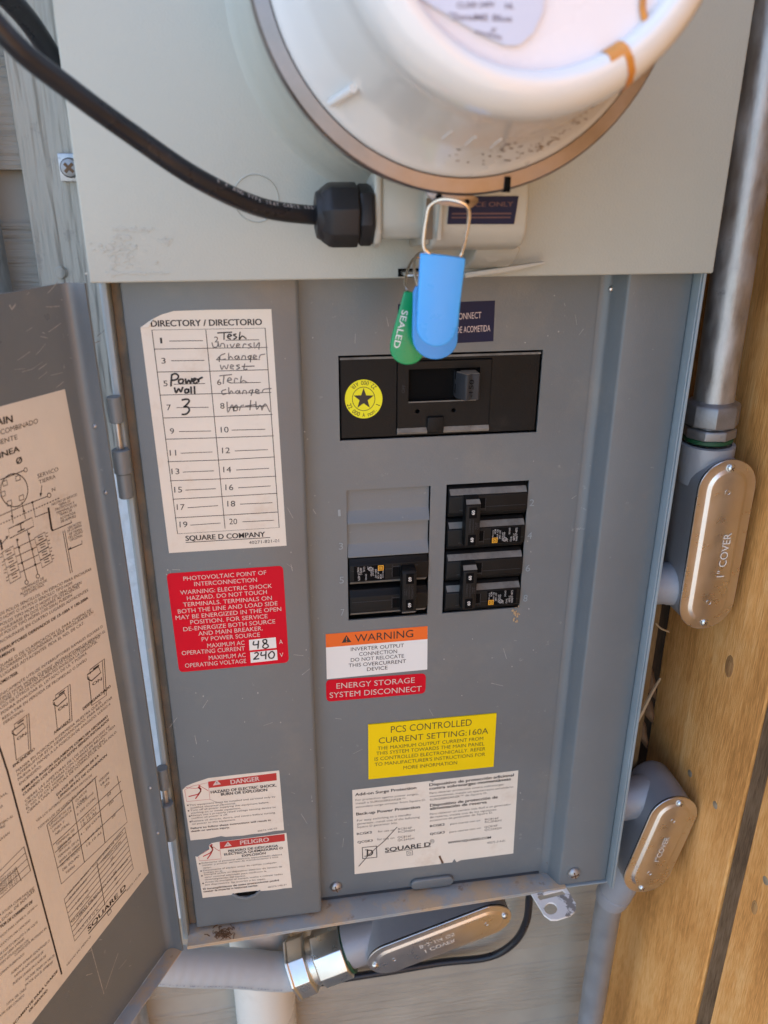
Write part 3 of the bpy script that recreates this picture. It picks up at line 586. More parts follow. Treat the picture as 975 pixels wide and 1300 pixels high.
for s_ in ([(405, 240), (412, 262), (430, 260), (434, 242), (438, 262)], [(444, 262), (450, 246), (462, 248), (466, 264)], [(478, 250), (478, 266)], [(490, 248), (500, 264), (512, 246)], [(520, 258), (536, 252), (526, 246), (520, 262), (540, 264)], [(550, 264), (556, 248), (568, 250)], [(590, 246), (576, 252), (592, 262), (574, 268)], [(604, 240), (606, 268), (628, 240), (626, 274)],
           [(468, 292), (444, 304), (446, 322), (470, 318)], [(484, 290), (484, 320), (492, 306), (504, 318)], [(526, 302), (512, 310), (524, 320), (530, 304), (534, 320)], [(544, 320), (550, 304), (562, 306), (564, 320)], [(586, 302), (574, 310), (586, 318), (590, 300), (586, 334)], [(600, 312), (616, 306), (604, 300), (600, 316), (618, 318)], [(628, 316), (634, 300), (656, 296)],
           [(444, 346), (452, 368), (462, 350), (474, 366), (482, 344)], [(492, 358), (508, 352), (496, 346), (492, 362), (508, 366)], [(536, 346), (520, 350), (536, 360), (520, 368)], [(560, 340), (556, 368), (572, 366)], [(545, 354), (606, 352)],
           [(440, 398), (500, 392)], [(462, 398), (458, 436)], [(480, 420), (498, 416), (486, 406), (478, 424), (496, 432)], [(510, 432), (514, 410), (528, 414)], [(544, 398), (540, 432), (552, 420), (572, 430)],
           [(472, 462), (452, 470), (456, 486), (474, 482)], [(484, 452), (486, 484), (496, 468), (506, 482)], [(528, 466), (516, 474), (528, 482), (534, 466), (538, 484)], [(548, 484), (554, 468), (566, 470), (568, 484)], [(592, 464), (580, 472), (592, 480), (598, 462), (590, 492)], [(610, 474), (628, 468), (614, 462), (610, 478), (630, 482)], [(640, 480), (650, 462), (686, 458)],
           [(476, 520), (480, 570), (500, 534), (508, 566)], [(512, 540), (508, 560), (524, 560), (522, 536), (512, 542)], [(534, 562), (542, 540), (556, 536)], [(588, 512), (584, 560)], [(562, 540), (612, 534)], [(612, 518), (616, 556), (632, 536), (642, 560)], [(480, 548), (660, 540)], [(640, 560), (656, 530), (678, 568)]):
    q = [tuple(p[:2]) for p in smooth_path([(*q, 0) for q in s_], 4)]; hf.line(q, 5.2)
hf.build('faded_pen_writing', mat('grey_marker', (.17, .155, .14), .6, var=.5, vs=300), st)

def letter_block(pr, rows, h, bold=False, extra=0):
    for r in rows: pr.text(r[0], r[1], r[2], r[3], r[4], r[5] if len(r) > 5 else h, bold, extra)

# red photovoltaic label
z = crop(190, 700, 4.875)
st = sticker('photovoltaic_label', PL6, z, roundquad([(103, 137), (825, 88), (862, 686), (183, 748)], 30), 'red', panel, label='red photovoltaic interconnection warning label')
pr = Print(PL6, z, .012)
letter_block(pr, [('PHOTOVOLTAIC POINT OF', 210, 182, 722, 143), ('INTERCONNECTION', 277, 215, 665, 188), ('WARNING: ELECTRIC SHOCK', 190, 268, 758, 225), ('HAZARD. DO NOT TOUCH', 232, 303, 726, 263), ('TERMINALS. TERMINALS ON', 208, 343, 757, 300), ('BOTH THE LINE AND LOAD SIDE', 176, 385, 792, 333), ('MAY BE ENERGIZED IN THE OPEN', 162, 424, 815, 368), ('POSITION. FOR SERVICE', 253, 452, 730, 413), ('DE-ENERGIZE BOTH SOURCE', 210, 495, 778, 445), ('AND MAIN BREAKER.', 302, 522, 700, 488), ('PV POWER SOURCE', 323, 557, 683, 527), ('MAXIMUM AC', 358, 597, 588, 577), ('OPERATING CURRENT', 200, 643, 590, 612), ('MAXIMUM AC', 367, 672, 595, 653), ('OPERATING VOLTAGE', 220, 720, 598, 690), ('A', 802, 573, 824, 571), ('V', 806, 654, 828, 652)], 26)
pr.build('lettering', 'ink_cream', st)
wb = Print(PL6, z, .011); wb.poly([(615, 548), (780, 532), (785, 597), (618, 613)]); wb.poly([(622, 625), (787, 609), (792, 672), (626, 690)]); wb.build('value_box', 'paper_white', st)
hp = Print(PL6, z, .016)
for s_ in ([(645, 556), (642, 578), (672, 576)], [(674, 552), (670, 602)], [(722, 545), (702, 550), (706, 566), (728, 576), (734, 590), (716, 600), (700, 592), (708, 576), (724, 562), (722, 545)],
           [(648, 632), (664, 626), (672, 638), (648, 664), (644, 668), (678, 664)], [(692, 622), (690, 644), (718, 640)], [(720, 618), (718, 668)], [(750, 622), (736, 640), (744, 660), (764, 658), (772, 636), (760, 620), (750, 622)]): hp.line([tuple(p[:2]) for p in smooth_path([(*q, 0) for q in s_], 4)], 9)
hp.build('handwritten_value', 'ink', st)

# warning, energy storage and current setting labels
z = crop(400, 780, 3.9)
st = sticker('inverter_warning_label', PL0, z, [(52, 98), (557, 58), (555, 272), (58, 320)], 'paper_white', panel, label='white inverter warning label with an orange header')
Q = Print(PL0, z, .0105); Q.poly([(52, 98), (557, 58), (556.5, 122), (54, 164)]); Q.build('orange_header', 'orange', st)
pr = Print(PL0, z, .014); pr.text('WARNING', 197, 137, 486, 112, 37); pr.poly([(132, 141), (180, 137), (155, 102)])
letter_block(pr, [('INVERTER OUTPUT', 177, 182, 440, 162), ('CONNECTION', 218, 206, 406, 191), ('DO NOT RELOCATE', 177, 235, 440, 214), ('THIS OVERCURRENT', 166, 262, 450, 240), ('DEVICE', 257, 281, 359, 272)], 18)
pr.build('lettering', 'ink', st)
ex = Print(PL0, z, .018); ex.line([(155.5, 112), (156, 127)], 4); ex.line([(156, 131), (156.2, 135)], 4); ex.build('exclamation_mark', 'orange', st)
st = sticker('energy_storage_label', PL0, z, roundquad([(53, 325), (549, 291), (546, 390), (56, 432)], 24), 'red', panel, label='small red energy storage disconnect label')
pr = Print(PL0, z, .012); letter_block(pr, [('ENERGY STORAGE', 106, 368, 493, 338), ('SYSTEM DISCONNECT', 72, 414, 527, 380)], 27); pr.build('lettering', 'ink_cream', st)
st = sticker('current_setting_label', PL0, z, [(262, 543), (897, 487), (882, 750), (264, 813)], 'yellow', panel, th=.04, label='yellow current setting plate')
pr = Print(PL0, z, .044)
letter_block(pr, [('PCS CONTROLLED', 375, 587, 775, 550, 33), ('CURRENT SETTING:160A', 315, 640, 857, 590, 29), ('THE MAXIMUM OUTPUT CURRENT FROM', 310, 672, 832, 622), ('THIS SYSTEM TOWARDS THE MAIN PANEL', 303, 697, 838, 648), ('IS CONTROLLED ELECTRONICALLY. REFER', 295, 725, 843, 673), ("TO MANUFACTURER'S INSTRUCTIONS FOR", 295, 752, 842, 700), ('MORE INFORMATION', 437, 768, 703, 742)], 17)
pr.build('lettering', 'ink_olive', st)

# danger and peligro labels
def shocked_figure(pr, pts_lines, head, w_):
    for l in pts_lines: pr.line(l, w_)
    pr.disc(*head)
z = crop(220, 960, 5.417)
st = sticker('danger_label', PL6, z, [(63, 232), (90, 205), (130, 187), (240, 150), (480, 122), (728, 97), (762, 508), (700, 512), (620, 528), (540, 535), (480, 545), (360, 553), (330, 548), (240, 566), (118, 578)], 'paper', panel, label='upper torn label headed DANGER')
rb = Print(PL6, z, .011); rb.poly([(240, 175), (709, 115), (712, 166), (246, 219)])
rb.line([(78, 232), (130, 206), (240, 182), (252, 296), (92, 312)], 3, True)
for l in ([(182, 215), (190, 240), (170, 262), (105, 278)], [(190, 238), (175, 262), (152, 293)]): rb.line(l, 9)
for l in ([(85, 216), (150, 222), (176, 218)], [(188, 208), (215, 222), (240, 238)]): rb.line(l, 4)
rb.line([(172, 212), (192, 230)], 14); rb.disc(180, 205, 8, 6); rb.build('red_print', 'danger_red', st)
wt = Print(PL6, z, .014); wt.text('DANGER', 395, 193, 592, 168, 30, True); wt.poly([(272, 202), (328, 193), (298, 163)]); wt.build('white_lettering', 'ink_cream', st)
pr = Print(PL6, z, .015)
letter_block(pr, [('HAZARD OF ELECTRIC SHOCK,', 258, 257, 708, 208), ('BURN OR EXPLOSION', 328, 272, 645, 240)], 19, True)
pr.line([(299, 177), (300, 188)], 4)
pr.build('lettering', 'ink', st)
pr = Print(PL6, z, .015)
letter_block(pr, [('This equipment must be installed and serviced only by', 110, 343, 702, 283), ('qualified electrical personnel.', 118, 361, 430, 329), ('Turn off all power supplying this equipment before', 118, 379, 655, 322), ('working on or inside equipment.', 122, 397, 465, 362), ('Always use a properly rated voltage sensing device to', 118, 415, 705, 355), ('confirm all power is off.', 125, 433, 375, 406), ('Replace all devices, doors, and covers before turning', 125, 454, 700, 393), ('on power to this equipment.', 130, 472, 428, 441)], 11)
letter_block(pr, [('Failure to follow these instructions will result in', 120, 503, 670, 445), ('death or serious injury.', 122, 523, 388, 495)], 12, True)
pr.text('40272-146-02', 578, 521, 715, 500, 10)
for q in ((100, 338), (105, 376), (112, 413), (117, 451)): pr.disc(*q, 6, 5, 10)
pr.build('small_print', 'ink_soft', st)
cr_ = Print(PL6, z, .016); cr_.line([(252, 296), (285, 312), (330, 325), (350, 340)], 3); cr_.build('crease', 'ink_faint', st)
st = sticker('peligro_label', PL6, z, [(152, 688), (165, 692), (200, 668), (225, 650), (248, 640), (246, 612), (262, 598), (300, 590), (778, 527), (816, 903), (760, 908), (700, 918), (560, 930), (470, 945), (202, 973)], 'paper', panel, label='lower torn label headed PELIGRO')
rb = Print(PL6, z, .011); rb.poly([(318, 590), (765, 535), (768, 583), (322, 638)])
rb.line([(175, 690), (178, 720), (330, 706), (320, 640)], 3)
for l in ([(262, 618), (272, 645), (250, 668), (205, 690)], [(270, 645), (258, 672), (234, 706)]): rb.line(l, 9)
rb.line([(252, 612), (272, 634)], 13); rb.line([(275, 622), (296, 640), (318, 652)], 4); rb.line([(246, 640), (200, 670)], 3); rb.disc(264, 610, 7, 6); rb.build('red_print', 'danger_red', st)
wt = Print(PL6, z, .014); wt.text('PELIGRO', 460, 609, 657, 586, 28, True); wt.poly([(350, 623), (402, 617), (375, 588)]); wt.build('white_lettering', 'ink_cream', st)
pr = Print(PL6, z, .015)
letter_block(pr, [('PELIGRO DE DÉSCARGA', 378, 660, 720, 622), ('ELÉCTRICA QUEMADURAS O', 350, 684, 752, 638), ('EXPLOSIÓN', 472, 693, 635, 674)], 15, True); pr.line([(375, 602), (376, 612)], 4)
pr.build('lettering', 'ink', st)
pr = Print(PL6, z, .015)
letter_block(pr, [('Solamente el personal eléctrico especializado deberá', 193, 740, 748, 680), ('instalar y prestar servicio de mantenimiento a este', 200, 756, 722, 697), ('equipo.', 205, 773, 262, 767), ('Desconecte el equipo antes de realizar cualquier', 205, 791, 712, 735), ('trabajo en él.', 208, 806, 340, 793), ('Siempre utilice un dispositivo detector de tensión de', 212, 820, 748, 763), ('valor nominal adecuado para confirmar la', 215, 838, 640, 795), ('desenergización del equipo.', 218, 854, 498, 826), ('Antes de energizar el equipo, vuelva a colocar todos', 218, 872, 752, 815), ('los dispositivos, las puertas y las tapas.', 222, 890, 635, 848)], 10)
letter_block(pr, [('El incumplimiento de estas precauciones podrá', 205, 920, 727, 858), ('causar la muerte o lesiones serias.', 208, 937, 582, 894)], 12, True)
pr.text('40272-146-21', 650, 907, 778, 887, 10)
for q in ((182, 740), (191, 790), (197, 823), (205, 875)): pr.disc(*q, 6, 5, 10)
pr.build('small_print', 'ink_soft', st)

# surge protection label
z = crop(430, 960, 3.611)
st = sticker('surge_protection_label', PL0, z, [(62, 155), (420, 113), (430, 118), (440, 110), (823, 65), (800, 445), (560, 476), (540, 485), (530, 470), (520, 486), (480, 490), (462, 455), (470, 493), (73, 540)], 'paper', panel, label='large off-white surge protection label with torn lower edge')
pr = Print(PL0, z, .012)
letter_block(pr, [('Add-on Surge Protection', 75, 183, 355, 150), ('Back-up Power Protection', 80, 272, 372, 238), ('Dispositivo de protección adicional', 415, 138, 802, 92), ('contra sobrecargas momentáneas', 415, 155, 788, 110), ('Dispositivo de protección de', 418, 232, 728, 193), ('alimentación de reserva', 418, 247, 678, 216)], 13, True)
letter_block(pr, [('RCGK2', 83, 362, 152, 353), ('QCGK3', 86, 400, 155, 391), ('RCGK2', 418, 326, 485, 317), ('QCGK3', 418, 362, 485, 353), ('WWW.SQUARED.COM', 500, 402, 697, 377)], 10, True)
pr.text('SQUARE D', 212, 440, 420, 412, 19, True); pr.line([(212, 443), (422, 414)], 3)
pr.line([(108, 419), (173, 412), (175, 463), (110, 470)], 5, True); pr.text('D', 128, 458, 156, 455, 28, True); pr.line([(118, 459), (134, 457)], 4); pr.line([(120, 430), (136, 428)], 4)
pr.line([(312, 436), (338, 433), (339, 452), (313, 455)], 3, True); pr.line([(320, 442), (332, 441), (332, 447), (320, 448)], 2, True)
pr.circle(428, 390, 9, 8, 2); pr.text('R', 424, 394, 432, 393, 8)
pr.build('lettering', 'ink', st)
pr = Print(PL0, z, .012)
letter_block(pr, [('For protection against power surges,', 77, 206, 365, 177), ('install a SURGEBREAKER™', 78, 221, 305, 199), ('secondary surge arrester from Square D.', 78, 238, 398, 204), ('For easy switching to a standby', 84, 300, 332, 271), ('generator, install one of the following', 84, 315, 372, 283), ('Square D generator kits.', 84, 330, 270, 309), ('for use on', 180, 350, 255, 342), ('RC816F', 272, 339, 335, 332), ('RC2040M', 272, 352, 348, 344), ('for use on', 176, 386, 255, 378), ('QC816F', 270, 377, 332, 370), ('QC2442M', 270, 390, 346, 382),
    ('Para obtener protección contra sobrecargas', 417, 174, 755, 133), ('momentáneas, instale un apartarrayos secundario', 418, 189, 800, 144), ('SURGEBREAKER™ de Square D.', 418, 205, 680, 172), ('Para obtener un cambio más fácil a un generador', 418, 270, 790, 224), ('de reserva, instale uno de los siguientes', 418, 285, 722, 248), ('accesorios de generador de Square D.', 418, 300, 705, 262), ('para usarse con un', 512, 315, 648, 298), ('RC816F', 670, 295, 733, 288), ('RC2040M', 670, 307, 745, 299), ('para usarse con un', 508, 352, 650, 333), ('QC816F', 668, 330, 728, 322), ('QC2442M', 668, 343, 745, 334), ('40272-314-01', 680, 402, 762, 392)], 9)
pr.build('small_print', 'ink_soft', st)
cr_ = Print(PL0, z, .016); cr_.line([(92, 505), (140, 450), (175, 418), (210, 388), (240, 355), (268, 325)], 4); cr_.build('crease', 'ink_soft', st)
cr_ = Print(PL0, z, .015); cr_.line([(462, 457), (468, 472), (478, 490)], 9); cr_.build('torn_edge', 'grime', st)

# service disconnect label
z = crop(410, 360, 3.145)
st = sticker('service_disconnect_label', PL0, z, [(300, 82), (687, 68), (680, 230), (296, 250)], 'purple', panel, label='dark purple service disconnect label half hidden by the seals')
pr = Print(PL0, z, .012); pr.text('SERVICE DISCONNECT', 408, 152, 632, 138, 26); pr.text('DESCONECTADOR DE ACOMETIDA', 366, 208, 668, 190, 26); pr.build('lettering', 'ink_cream', st)

# ---------------------------------------------------------------- the big instruction label on the door
def ext(a, b, k): a, b = DP.at(a), DP.at(b); return a + (b-a)*k
TRp, BRp = DP.at((82, 494)), DP.at((188.5, 1108)); TLp = ext((82, 494), (0, 516), 4.0); BLp = ext((188.5, 1108), (39.7, 1300), 1.58)
st = MB().prism([TLp, TRp, DP.at((100.5, 591)), BRp, BLp], DN*.008).build('instruction_label', 'paper_door', door, smooth=0)
st['label'] = 'tan printed instruction label on the inside of the door'
zA, zB, zC, zD = crop(0, 480, 4.335), crop(0, 740, 4.645), crop(0, 980, 3.9), crop(0, 620, 6.094)
A = Print(DP, zA, .012); B = Print(DP, zB, .012); Cc = Print(DP, zC, .012)
A.text('MAIN', -62, 271, 70, 243, 42, True); A.text('COMBINADO', 5, 312, 210, 247, 29); A.text('CORRIENTE', -118, 402, 97, 335, 28); A.text('LINEA', -28, 452, 108, 402, 34, True); A.text('Ø', 90, 475, 122, 466, 36, True)
A.text('SERVICO', 208, 551, 322, 510, 23); A.text('TIERRA', 216, 583, 307, 550, 22); A.text('N', 287, 627, 305, 620, 22)
A.circle(78, 617, 75, 91, 4); A.circle(141, 505, 9, 11, 3); A.circle(270, 645, 10, 12, 3)
for cx, cy in ((98, 550), (27, 578), (16, 638), (118, 658), (52, 688)): A.line([(cx-13, cy-8), (cx+10, cy-17), (cx+14, cy+9), (cx-10, cy+17)], 4, True)
A.line([(0, 560), (80, 530), (132, 508)], 4)
for l in ([(62, 708), (72, 800)], [(120, 682), (140, 775)], [(0, 758), (120, 705), (178, 683), (262, 650)], [(178, 683), (195, 765), (262, 738)], [(230, 590), (224, 650)], [(288, 840), (395, 795), (390, 785)], [(450, 895), (452, 912), (375, 945)],
          [(90, 885), (146, 1110)], [(150, 838), (208, 1078)]): A.line(l, 3.5)
for x, y_ in ((66, 760), (132, 733), (178, 684), (96, 890), (160, 858), (105, 932), (178, 942), (121, 1017), (194, 1027), (288, 836)): A.disc(x, y_, 6, 7, 12)
A.poly([(218, 632), (232, 634), (222, 655)]); A.poly([(372, 946), (390, 928), (394, 942)]); A.poly([(46, 868), (30, 872), (40, 888)])
A.line([(46, 868), (10, 912)], 4); A.line([(2, 890), (12, 945)], 10); A.line([(266, 712), (284, 832)], 10); A.line([(46, 830), (176, 768), (186, 815), (54, 882)], 4, True)
A.line([(92, 810), (132, 792)], 5); A.line([(112, 802), (118, 838)], 5); A.line([(96, 848), (136, 828)], 5)
for k in range(22): x = 2+k*15; yy = 804 - k*6.65; A.line([(x, yy), (x+9, yy-4)], 4)
for i in range(4):
    x, y_ = 190+i*11, 880+i*41; A.line([(x, y_), (x+56, y_-32), (x+66, y_+6), (x+10, y_+40)], 3, True); A.line([(x+18, y_), (x+46, y_-12)], 4); A.line([(x+22, y_+14), (x+50, y_+2)], 4)
    for t in (0, 1): A.line([(x+62, y_-24+t*18), (x+74, y_-30+t*18)], 3)
    x, y_ = 12+i*11, 960+i*43; A.line([(x, y_), (x+60, y_-36), (x+70, y_+6), (x+12, y_+42)], 3, True); A.line([(x+18, y_-2), (x+48, y_-16)], 4); A.line([(x+24, y_+14), (x+52, y_)], 4)
    A.line([(x+64, y_-20), (x+178, y_-74)], 3)
    for t in (0, 1): A.line([(x-12, y_+10+t*18), (x+2, y_+4+t*18)], 3)
A.circle(146, 1124, 9, 11, 3); A.circle(208, 1090, 9, 11, 3); A.line([(346, 842), (356, 838), (398, 1068), (388, 1074)], 3, True)
letter_block(A, [('NEUTRO DE SERVICIO', 285, 703, 425, 646, 14), ('TIERRA DE', 322, 707, 388, 681, 14), ('PROTECCION Y', 306, 731, 410, 690, 14), ('TERMINALES DE', 310, 750, 424, 704, 14), ('TIERRA DE', 328, 760, 396, 733, 14), ('ACOMETIDA', 332, 780, 416, 746, 14), ('200 AMPERES', 334, 797, 418, 765, 14),
    ('UBICACION', 375, 832, 446, 800, 14), ('DE LA BARRA', 372, 850, 450, 815, 14), ('DE TIERRA', 382, 866, 450, 836, 14), ('DEL EQUIPO', 378, 886, 456, 850, 14), ('OPCIONAL', 386, 900, 456, 870, 14),
    ('TERMINALES DE', 118, 1172, 242, 1106, 15), ('ALIMENTACION DE', 112, 1196, 258, 1118, 15), ('200 AMPS MAX', 130, 1204, 244, 1142, 15)], 14)
A.build('wiring_diagram', 'ink', st)
letter_block(B, [('TODOS POLOS SENCILLOS, UN ESPACIO PARA ENCHUFAR', -60, 225, 540, -75, 20), ('TIPO HOMT O UN POLO SENCILLO TIPO HOM', -40, 245, 425, 8, 20), ('DOS POLOS TIPO HOM O HOMT (15-100A) PUEDEN', -60, 290, 480, 5, 20), ('ENCHUFARSE EN DOS LUGARES ADYACENTES', -20, 302, 470, 28, 20), ('DOS POLOS TIPO HOMA (150-200A) PUEDEN', -30, 336, 425, 78, 20), ('ENCHUFARSE EN CUATRO LUGARES ADYACENTES', -10, 365, 520, 50, 20)], 20)
letter_block(B, [('INTERRUPTORES DERIVADOS DE 15-100A Y 150-200A', -30, 432, 520, 95, 20), ('SOLAMENTE', -52, 475, 88, 398, 20)], 20, True)
letter_block(B, [('SQUARE D DE CLASIFICACION UL PARA CHISPAS DE', -20, 515, 538, 165, 20), ('RECORRIENTE SECUNDARIA PUEDE ENCHUFARSE EN', -8, 535, 550, 178, 20), ('LUGARES ADYACENTES. PIDA EL NO. DE CAT.', 5, 558, 497, 242, 20)], 20); B.text('HOM2175SB.', -18, 612, 106, 535, 20, True)
letter_block(B, [('UNICAMENTE UTILIZE INTERRUPTORES RAMALES SQUARE D', -8, 678, 606, 262, 19), ('TIPOS HOM, HOMA, O HOMT. INTERRUPTORES DE SERVICIO EL', -2, 700, 622, 290, 19), ('DOME Y LAS PARTES DE REPUESTO CON ESTE PRODUCTO', 0, 722, 590, 322, 19), ('USO DE OTROS COMPONENTES INVALIDA LA GARANTIA.', 2, 748, 575, 352, 19), ('PODRA INVALIDAR EL LISTADO DE UL Y PODRA', 8, 780, 512, 420, 19), ('RESULTAR EN PERDIDA DE PROPIEDAD O DAÑO', 15, 812, 512, 458, 19), ('PERSONAL.', 22, 838, 145, 752, 19)], 19)
for dx, dy in ((0, 0), (243, -172), (445, -322)):
    k = 1.0
    B.line([(78+dx, 875+dy), (96+dx, 1045+dy), (182+dx, 985+dy), (170+dx, 770+dy), (84+dx, 835+dy), (88+dx, 860+dy)], 4); B.line([(158+dx, 780+dy), (170+dx, 982+dy)], 3)
    yy = 40 if dx == 0 else (0 if dx < 300 else -20)
    B.line([(70+dx, 868+dy+yy*.2), (135+dx, 820+dy+yy*.2), (150+dx, 850+dy), (95+dx, 900+dy), (72+dx, 888+dy)], 5, True); B.text('ON', 100+dx, 930+dy, 155+dx, 895+dy, 18, True); B.line([(104+dx, 832+dy), (140+dx, 806+dy)], 6)
letter_block(B, [('ENCENDIDO', 78, 1090, 205, 985, 18), ('APAGADO', 318, 895, 414, 815, 18), ('DESENGANCHADO', 490, 752, 652, 615, 18)], 18, True)
letter_block(B, [('MANIJA EN POSICION INTERMEDIA MUESTRA QUE EL', 98, 1120, 600, 705, 18), ('INTERRUPTOR ESTA DESENGANCHADO. PARA REAJUSTAR', 104, 1142, 662, 680, 18), ('MUEVA LA MANIJA A LA POSICION DE APAGADO, LUEGO A', 108, 1168, 652, 718, 18), ('ENCENDIDO.', 116, 1196, 245, 1085, 18)], 18)
letter_block(B, [('REMUEVA ROSCAS SOLAMENTE COMO SEA NECESARIO', 130, 1232, 635, 792, 18), ('CUANDO LOS CIRCUITOS ESTEN SIENDO INSTALADOS', 136, 1258, 642, 812, 18)], 18, True)
letter_block(B, [('CIERRE LAS APERTURAS DE LOS INTERRUPTORES DE', 148, 1295, 648, 850, 17), ('CIRCUITO NO USADAS CON LAMINAS DE RELLENO. PIDA', 152, 1318, 680, 845, 17), ('EL NO. DE CAT. HOMFP. CADA LAMINA DE RELLENO', 156, 1340, 620, 925, 17), ('CIERRA UNA APERTURA DE INTERRUPTOR DE UN POLO.', 162, 1362, 690, 880, 17)], 17)
letter_block(B, [('DATOS DE TORSION DE LA', 335, 1258, 582, 1022, 16), ('LENGUETAS DE CONEXION', 345, 1275, 630, 1020, 16)], 16, True)
B.build('small_print', 'ink', st)
Cc.text('VEA LOS INTERRUPTORES PARA DATOS DE', 180, 250, 455, 20, 13); Cc.text('TORNILLOS DE LIGADURA PARA CABLE', 188, 288, 462, 45, 13)
Cc.line([(232, 262), (304, 555), (630, 248), (580, 20)], 2.6, False); Cc.line([(232, 262), (480, 20)], 2.6); Cc.line([(358, 145), (418, 448)], 2.6); Cc.line([(470, 30), (520, 350)], 2.6)
for a, b in (((262, 362), (598, 45)), ((272, 400), (606, 90)), ((286, 475), (612, 165))): Cc.line([a, b], 2.6)
letter_block(Cc, [('LENGUETAS DE', 245, 268, 352, 178), ('CONEXION DE LA', 250, 285, 355, 195), ('LINEA Y', 262, 300, 320, 250), ('NEUTRAL', 275, 315, 345, 258), ('TERMINAL DE', 278, 368, 368, 290), ('TIERRA EN EL', 285, 388, 372, 310), ('SERVICIO', 292, 400, 352, 348), ('TERMINAL DE LA', 288, 430, 390, 340), ('BARRA DE TIERRA', 296, 452, 394, 362), ('NEUTRO AISLADO', 302, 470, 398, 385), ('DEL EQUIPO', 310, 492, 392, 420), ('TIERRA', 325, 508, 372, 468),
    ('CLASE DE', 375, 150, 430, 98), ('CABLE', 385, 165, 430, 125), ('AWG/kcmil', 378, 185, 462, 108), ('6-350 CU/AL', 382, 218, 475, 130), ('14-10 CU', 400, 255, 475, 185), ('12-10 AL', 405, 272, 480, 200), ('4 - 250 CU/AL', 400, 318, 502, 215), ('14-10 CU', 425, 350, 500, 275), ('12-10 AL', 430, 372, 505, 300), ('TORSION', 490, 55, 540, 8), ('LB-IN', 500, 70, 540, 35), ('250', 518, 80, 542, 58), ('50', 532, 125, 550, 108), ('250', 538, 170, 562, 148), ('50', 555, 232, 572, 215)], 13)
Cc.line([(318, 630), (370, 838), (660, 478), (618, 275)], 2.6, True)
for k in range(1, 9): t = k/9; Cc.line([(318+52*t, 630+208*t), (618+42*t, 275+203*t)], 2.2)
Cc.line([(480, 450), (520, 660)], 2.2)
letter_block(Cc, [('NEUTRAL BARRA Y EQUIPO BARRA DE TIERRA', 336, 612, 610, 302), ('CLASE DE CABLE', 342, 635, 430, 535), ('TORSION LB-IN', 500, 455, 598, 350), ('4 CU / AL', 372, 660, 440, 585), ('6 CU / AL', 382, 685, 445, 615), ('14-8 CU  12-8 AL', 388, 720, 480, 618), ('NUMERO DE EQUIPO BARRA TIERRA', 356, 750, 635, 435), ('DOS 14 O 12 CU', 380, 765, 480, 650), ('DOS 12 O 10 AL', 390, 792, 490, 680), ('25', 548, 440, 562, 424), ('35', 552, 470, 566, 455), ('50', 562, 510, 576, 496), ('25', 568, 540, 580, 525), ('35', 574, 562, 586, 548)], 12)
Cc.text('SQUARE D', 436, 792, 622, 574, 26, True); Cc.line([(438, 802), (624, 582)], 4); Cc.line([(532, 696), (548, 678), (552, 692), (536, 712)], 2.5, True)
Cc.text('HECHO EN MEXICO', 332, 962, 450, 818, 12); Cc.text('40272-145-06', 626, 595, 698, 505, 10)
Cc.line([(-10, -145), (38, 0), (306, 1002)], 8)
letter_block(Cc, [('LA LLUVIA,', -60, 172, 38, 108, 14), ('ENTRADA', -60, 225, 15, 172, 14), ('CAMBIO AL', -20, 280, 66, 222, 14), ('AIRE', -22, 300, 26, 270, 14), ('USARSAN', -25, 365, 48, 305, 14), ('SI NECESITA AYUDA COMUNIQUESE', -80, 780, 168, 580, 15), ('LOCAL DE SQUARE', 0, 750, 172, 592, 15)], 14)
for k in range(5): Cc.line([(-10, 500+k*34), (118+k*8, 370+k*30)], 2.4)
Cc.line([(118, 370), (152, 490)], 2.4); Cc.line([(78, 470), (105, 540)], 2.4)
for k in range(6): Cc.text('LISTADO DE UL', -40+k*2, 575+k*12, 80+k*2, 480+k*12, 10)
Cc.text('INTERRUPTOR DE CORRIENTE DE', -70, 835, 160, 648, 17, True)
for k, (t, x1, y1) in enumerate((('ESTA DISEÑADO PARA USARSE A 120/240 V~', 188, 662), ('NEUTRO SOLIDO CON UNA CAPACIDAD', 150, 738), ('DE CORTO CIRCUITO A 240 VOLTS', 186, 748), ('RMS SIMETRICOS DE 22000 AMPERES', 120, 830), ('CUANDO ESTA EQUIPADO CON', 140, 838), ('CUANDO ESTA PROTEGIDO EN', 230, 778), ('CORRIENTE-DERIVADOS', 120, 905), ('AGREGAR RAMALES ADICIONALES O', 245, 840), ('RAMALES ADICIONALES DE', 215, 895), ('PUEDEN USARSE EN LUGAR DE', 228, 915), ('NO DEBE TENER UN VALOR', 270, 912), ('MAYOR QUE EL AMPERAJE', 262, 945), ('TOTAL DEL CABLE', 130, 1075), ('MONTAR SOBRE CONCRETO', 120, 1110))):
    L_ = len(t)*8.6; Cc.text(t, x1-L_*.76, y1+L_*.66, x1, y1, 13)
Cc.text('UNICAMENTE PARA USARSE', 40, 1290, 285, 990, 15, True); Cc.text('DE SERVICIO', 145, 1190, 235, 1085, 14, True)
Cc.build('table_print', 'ink', st)

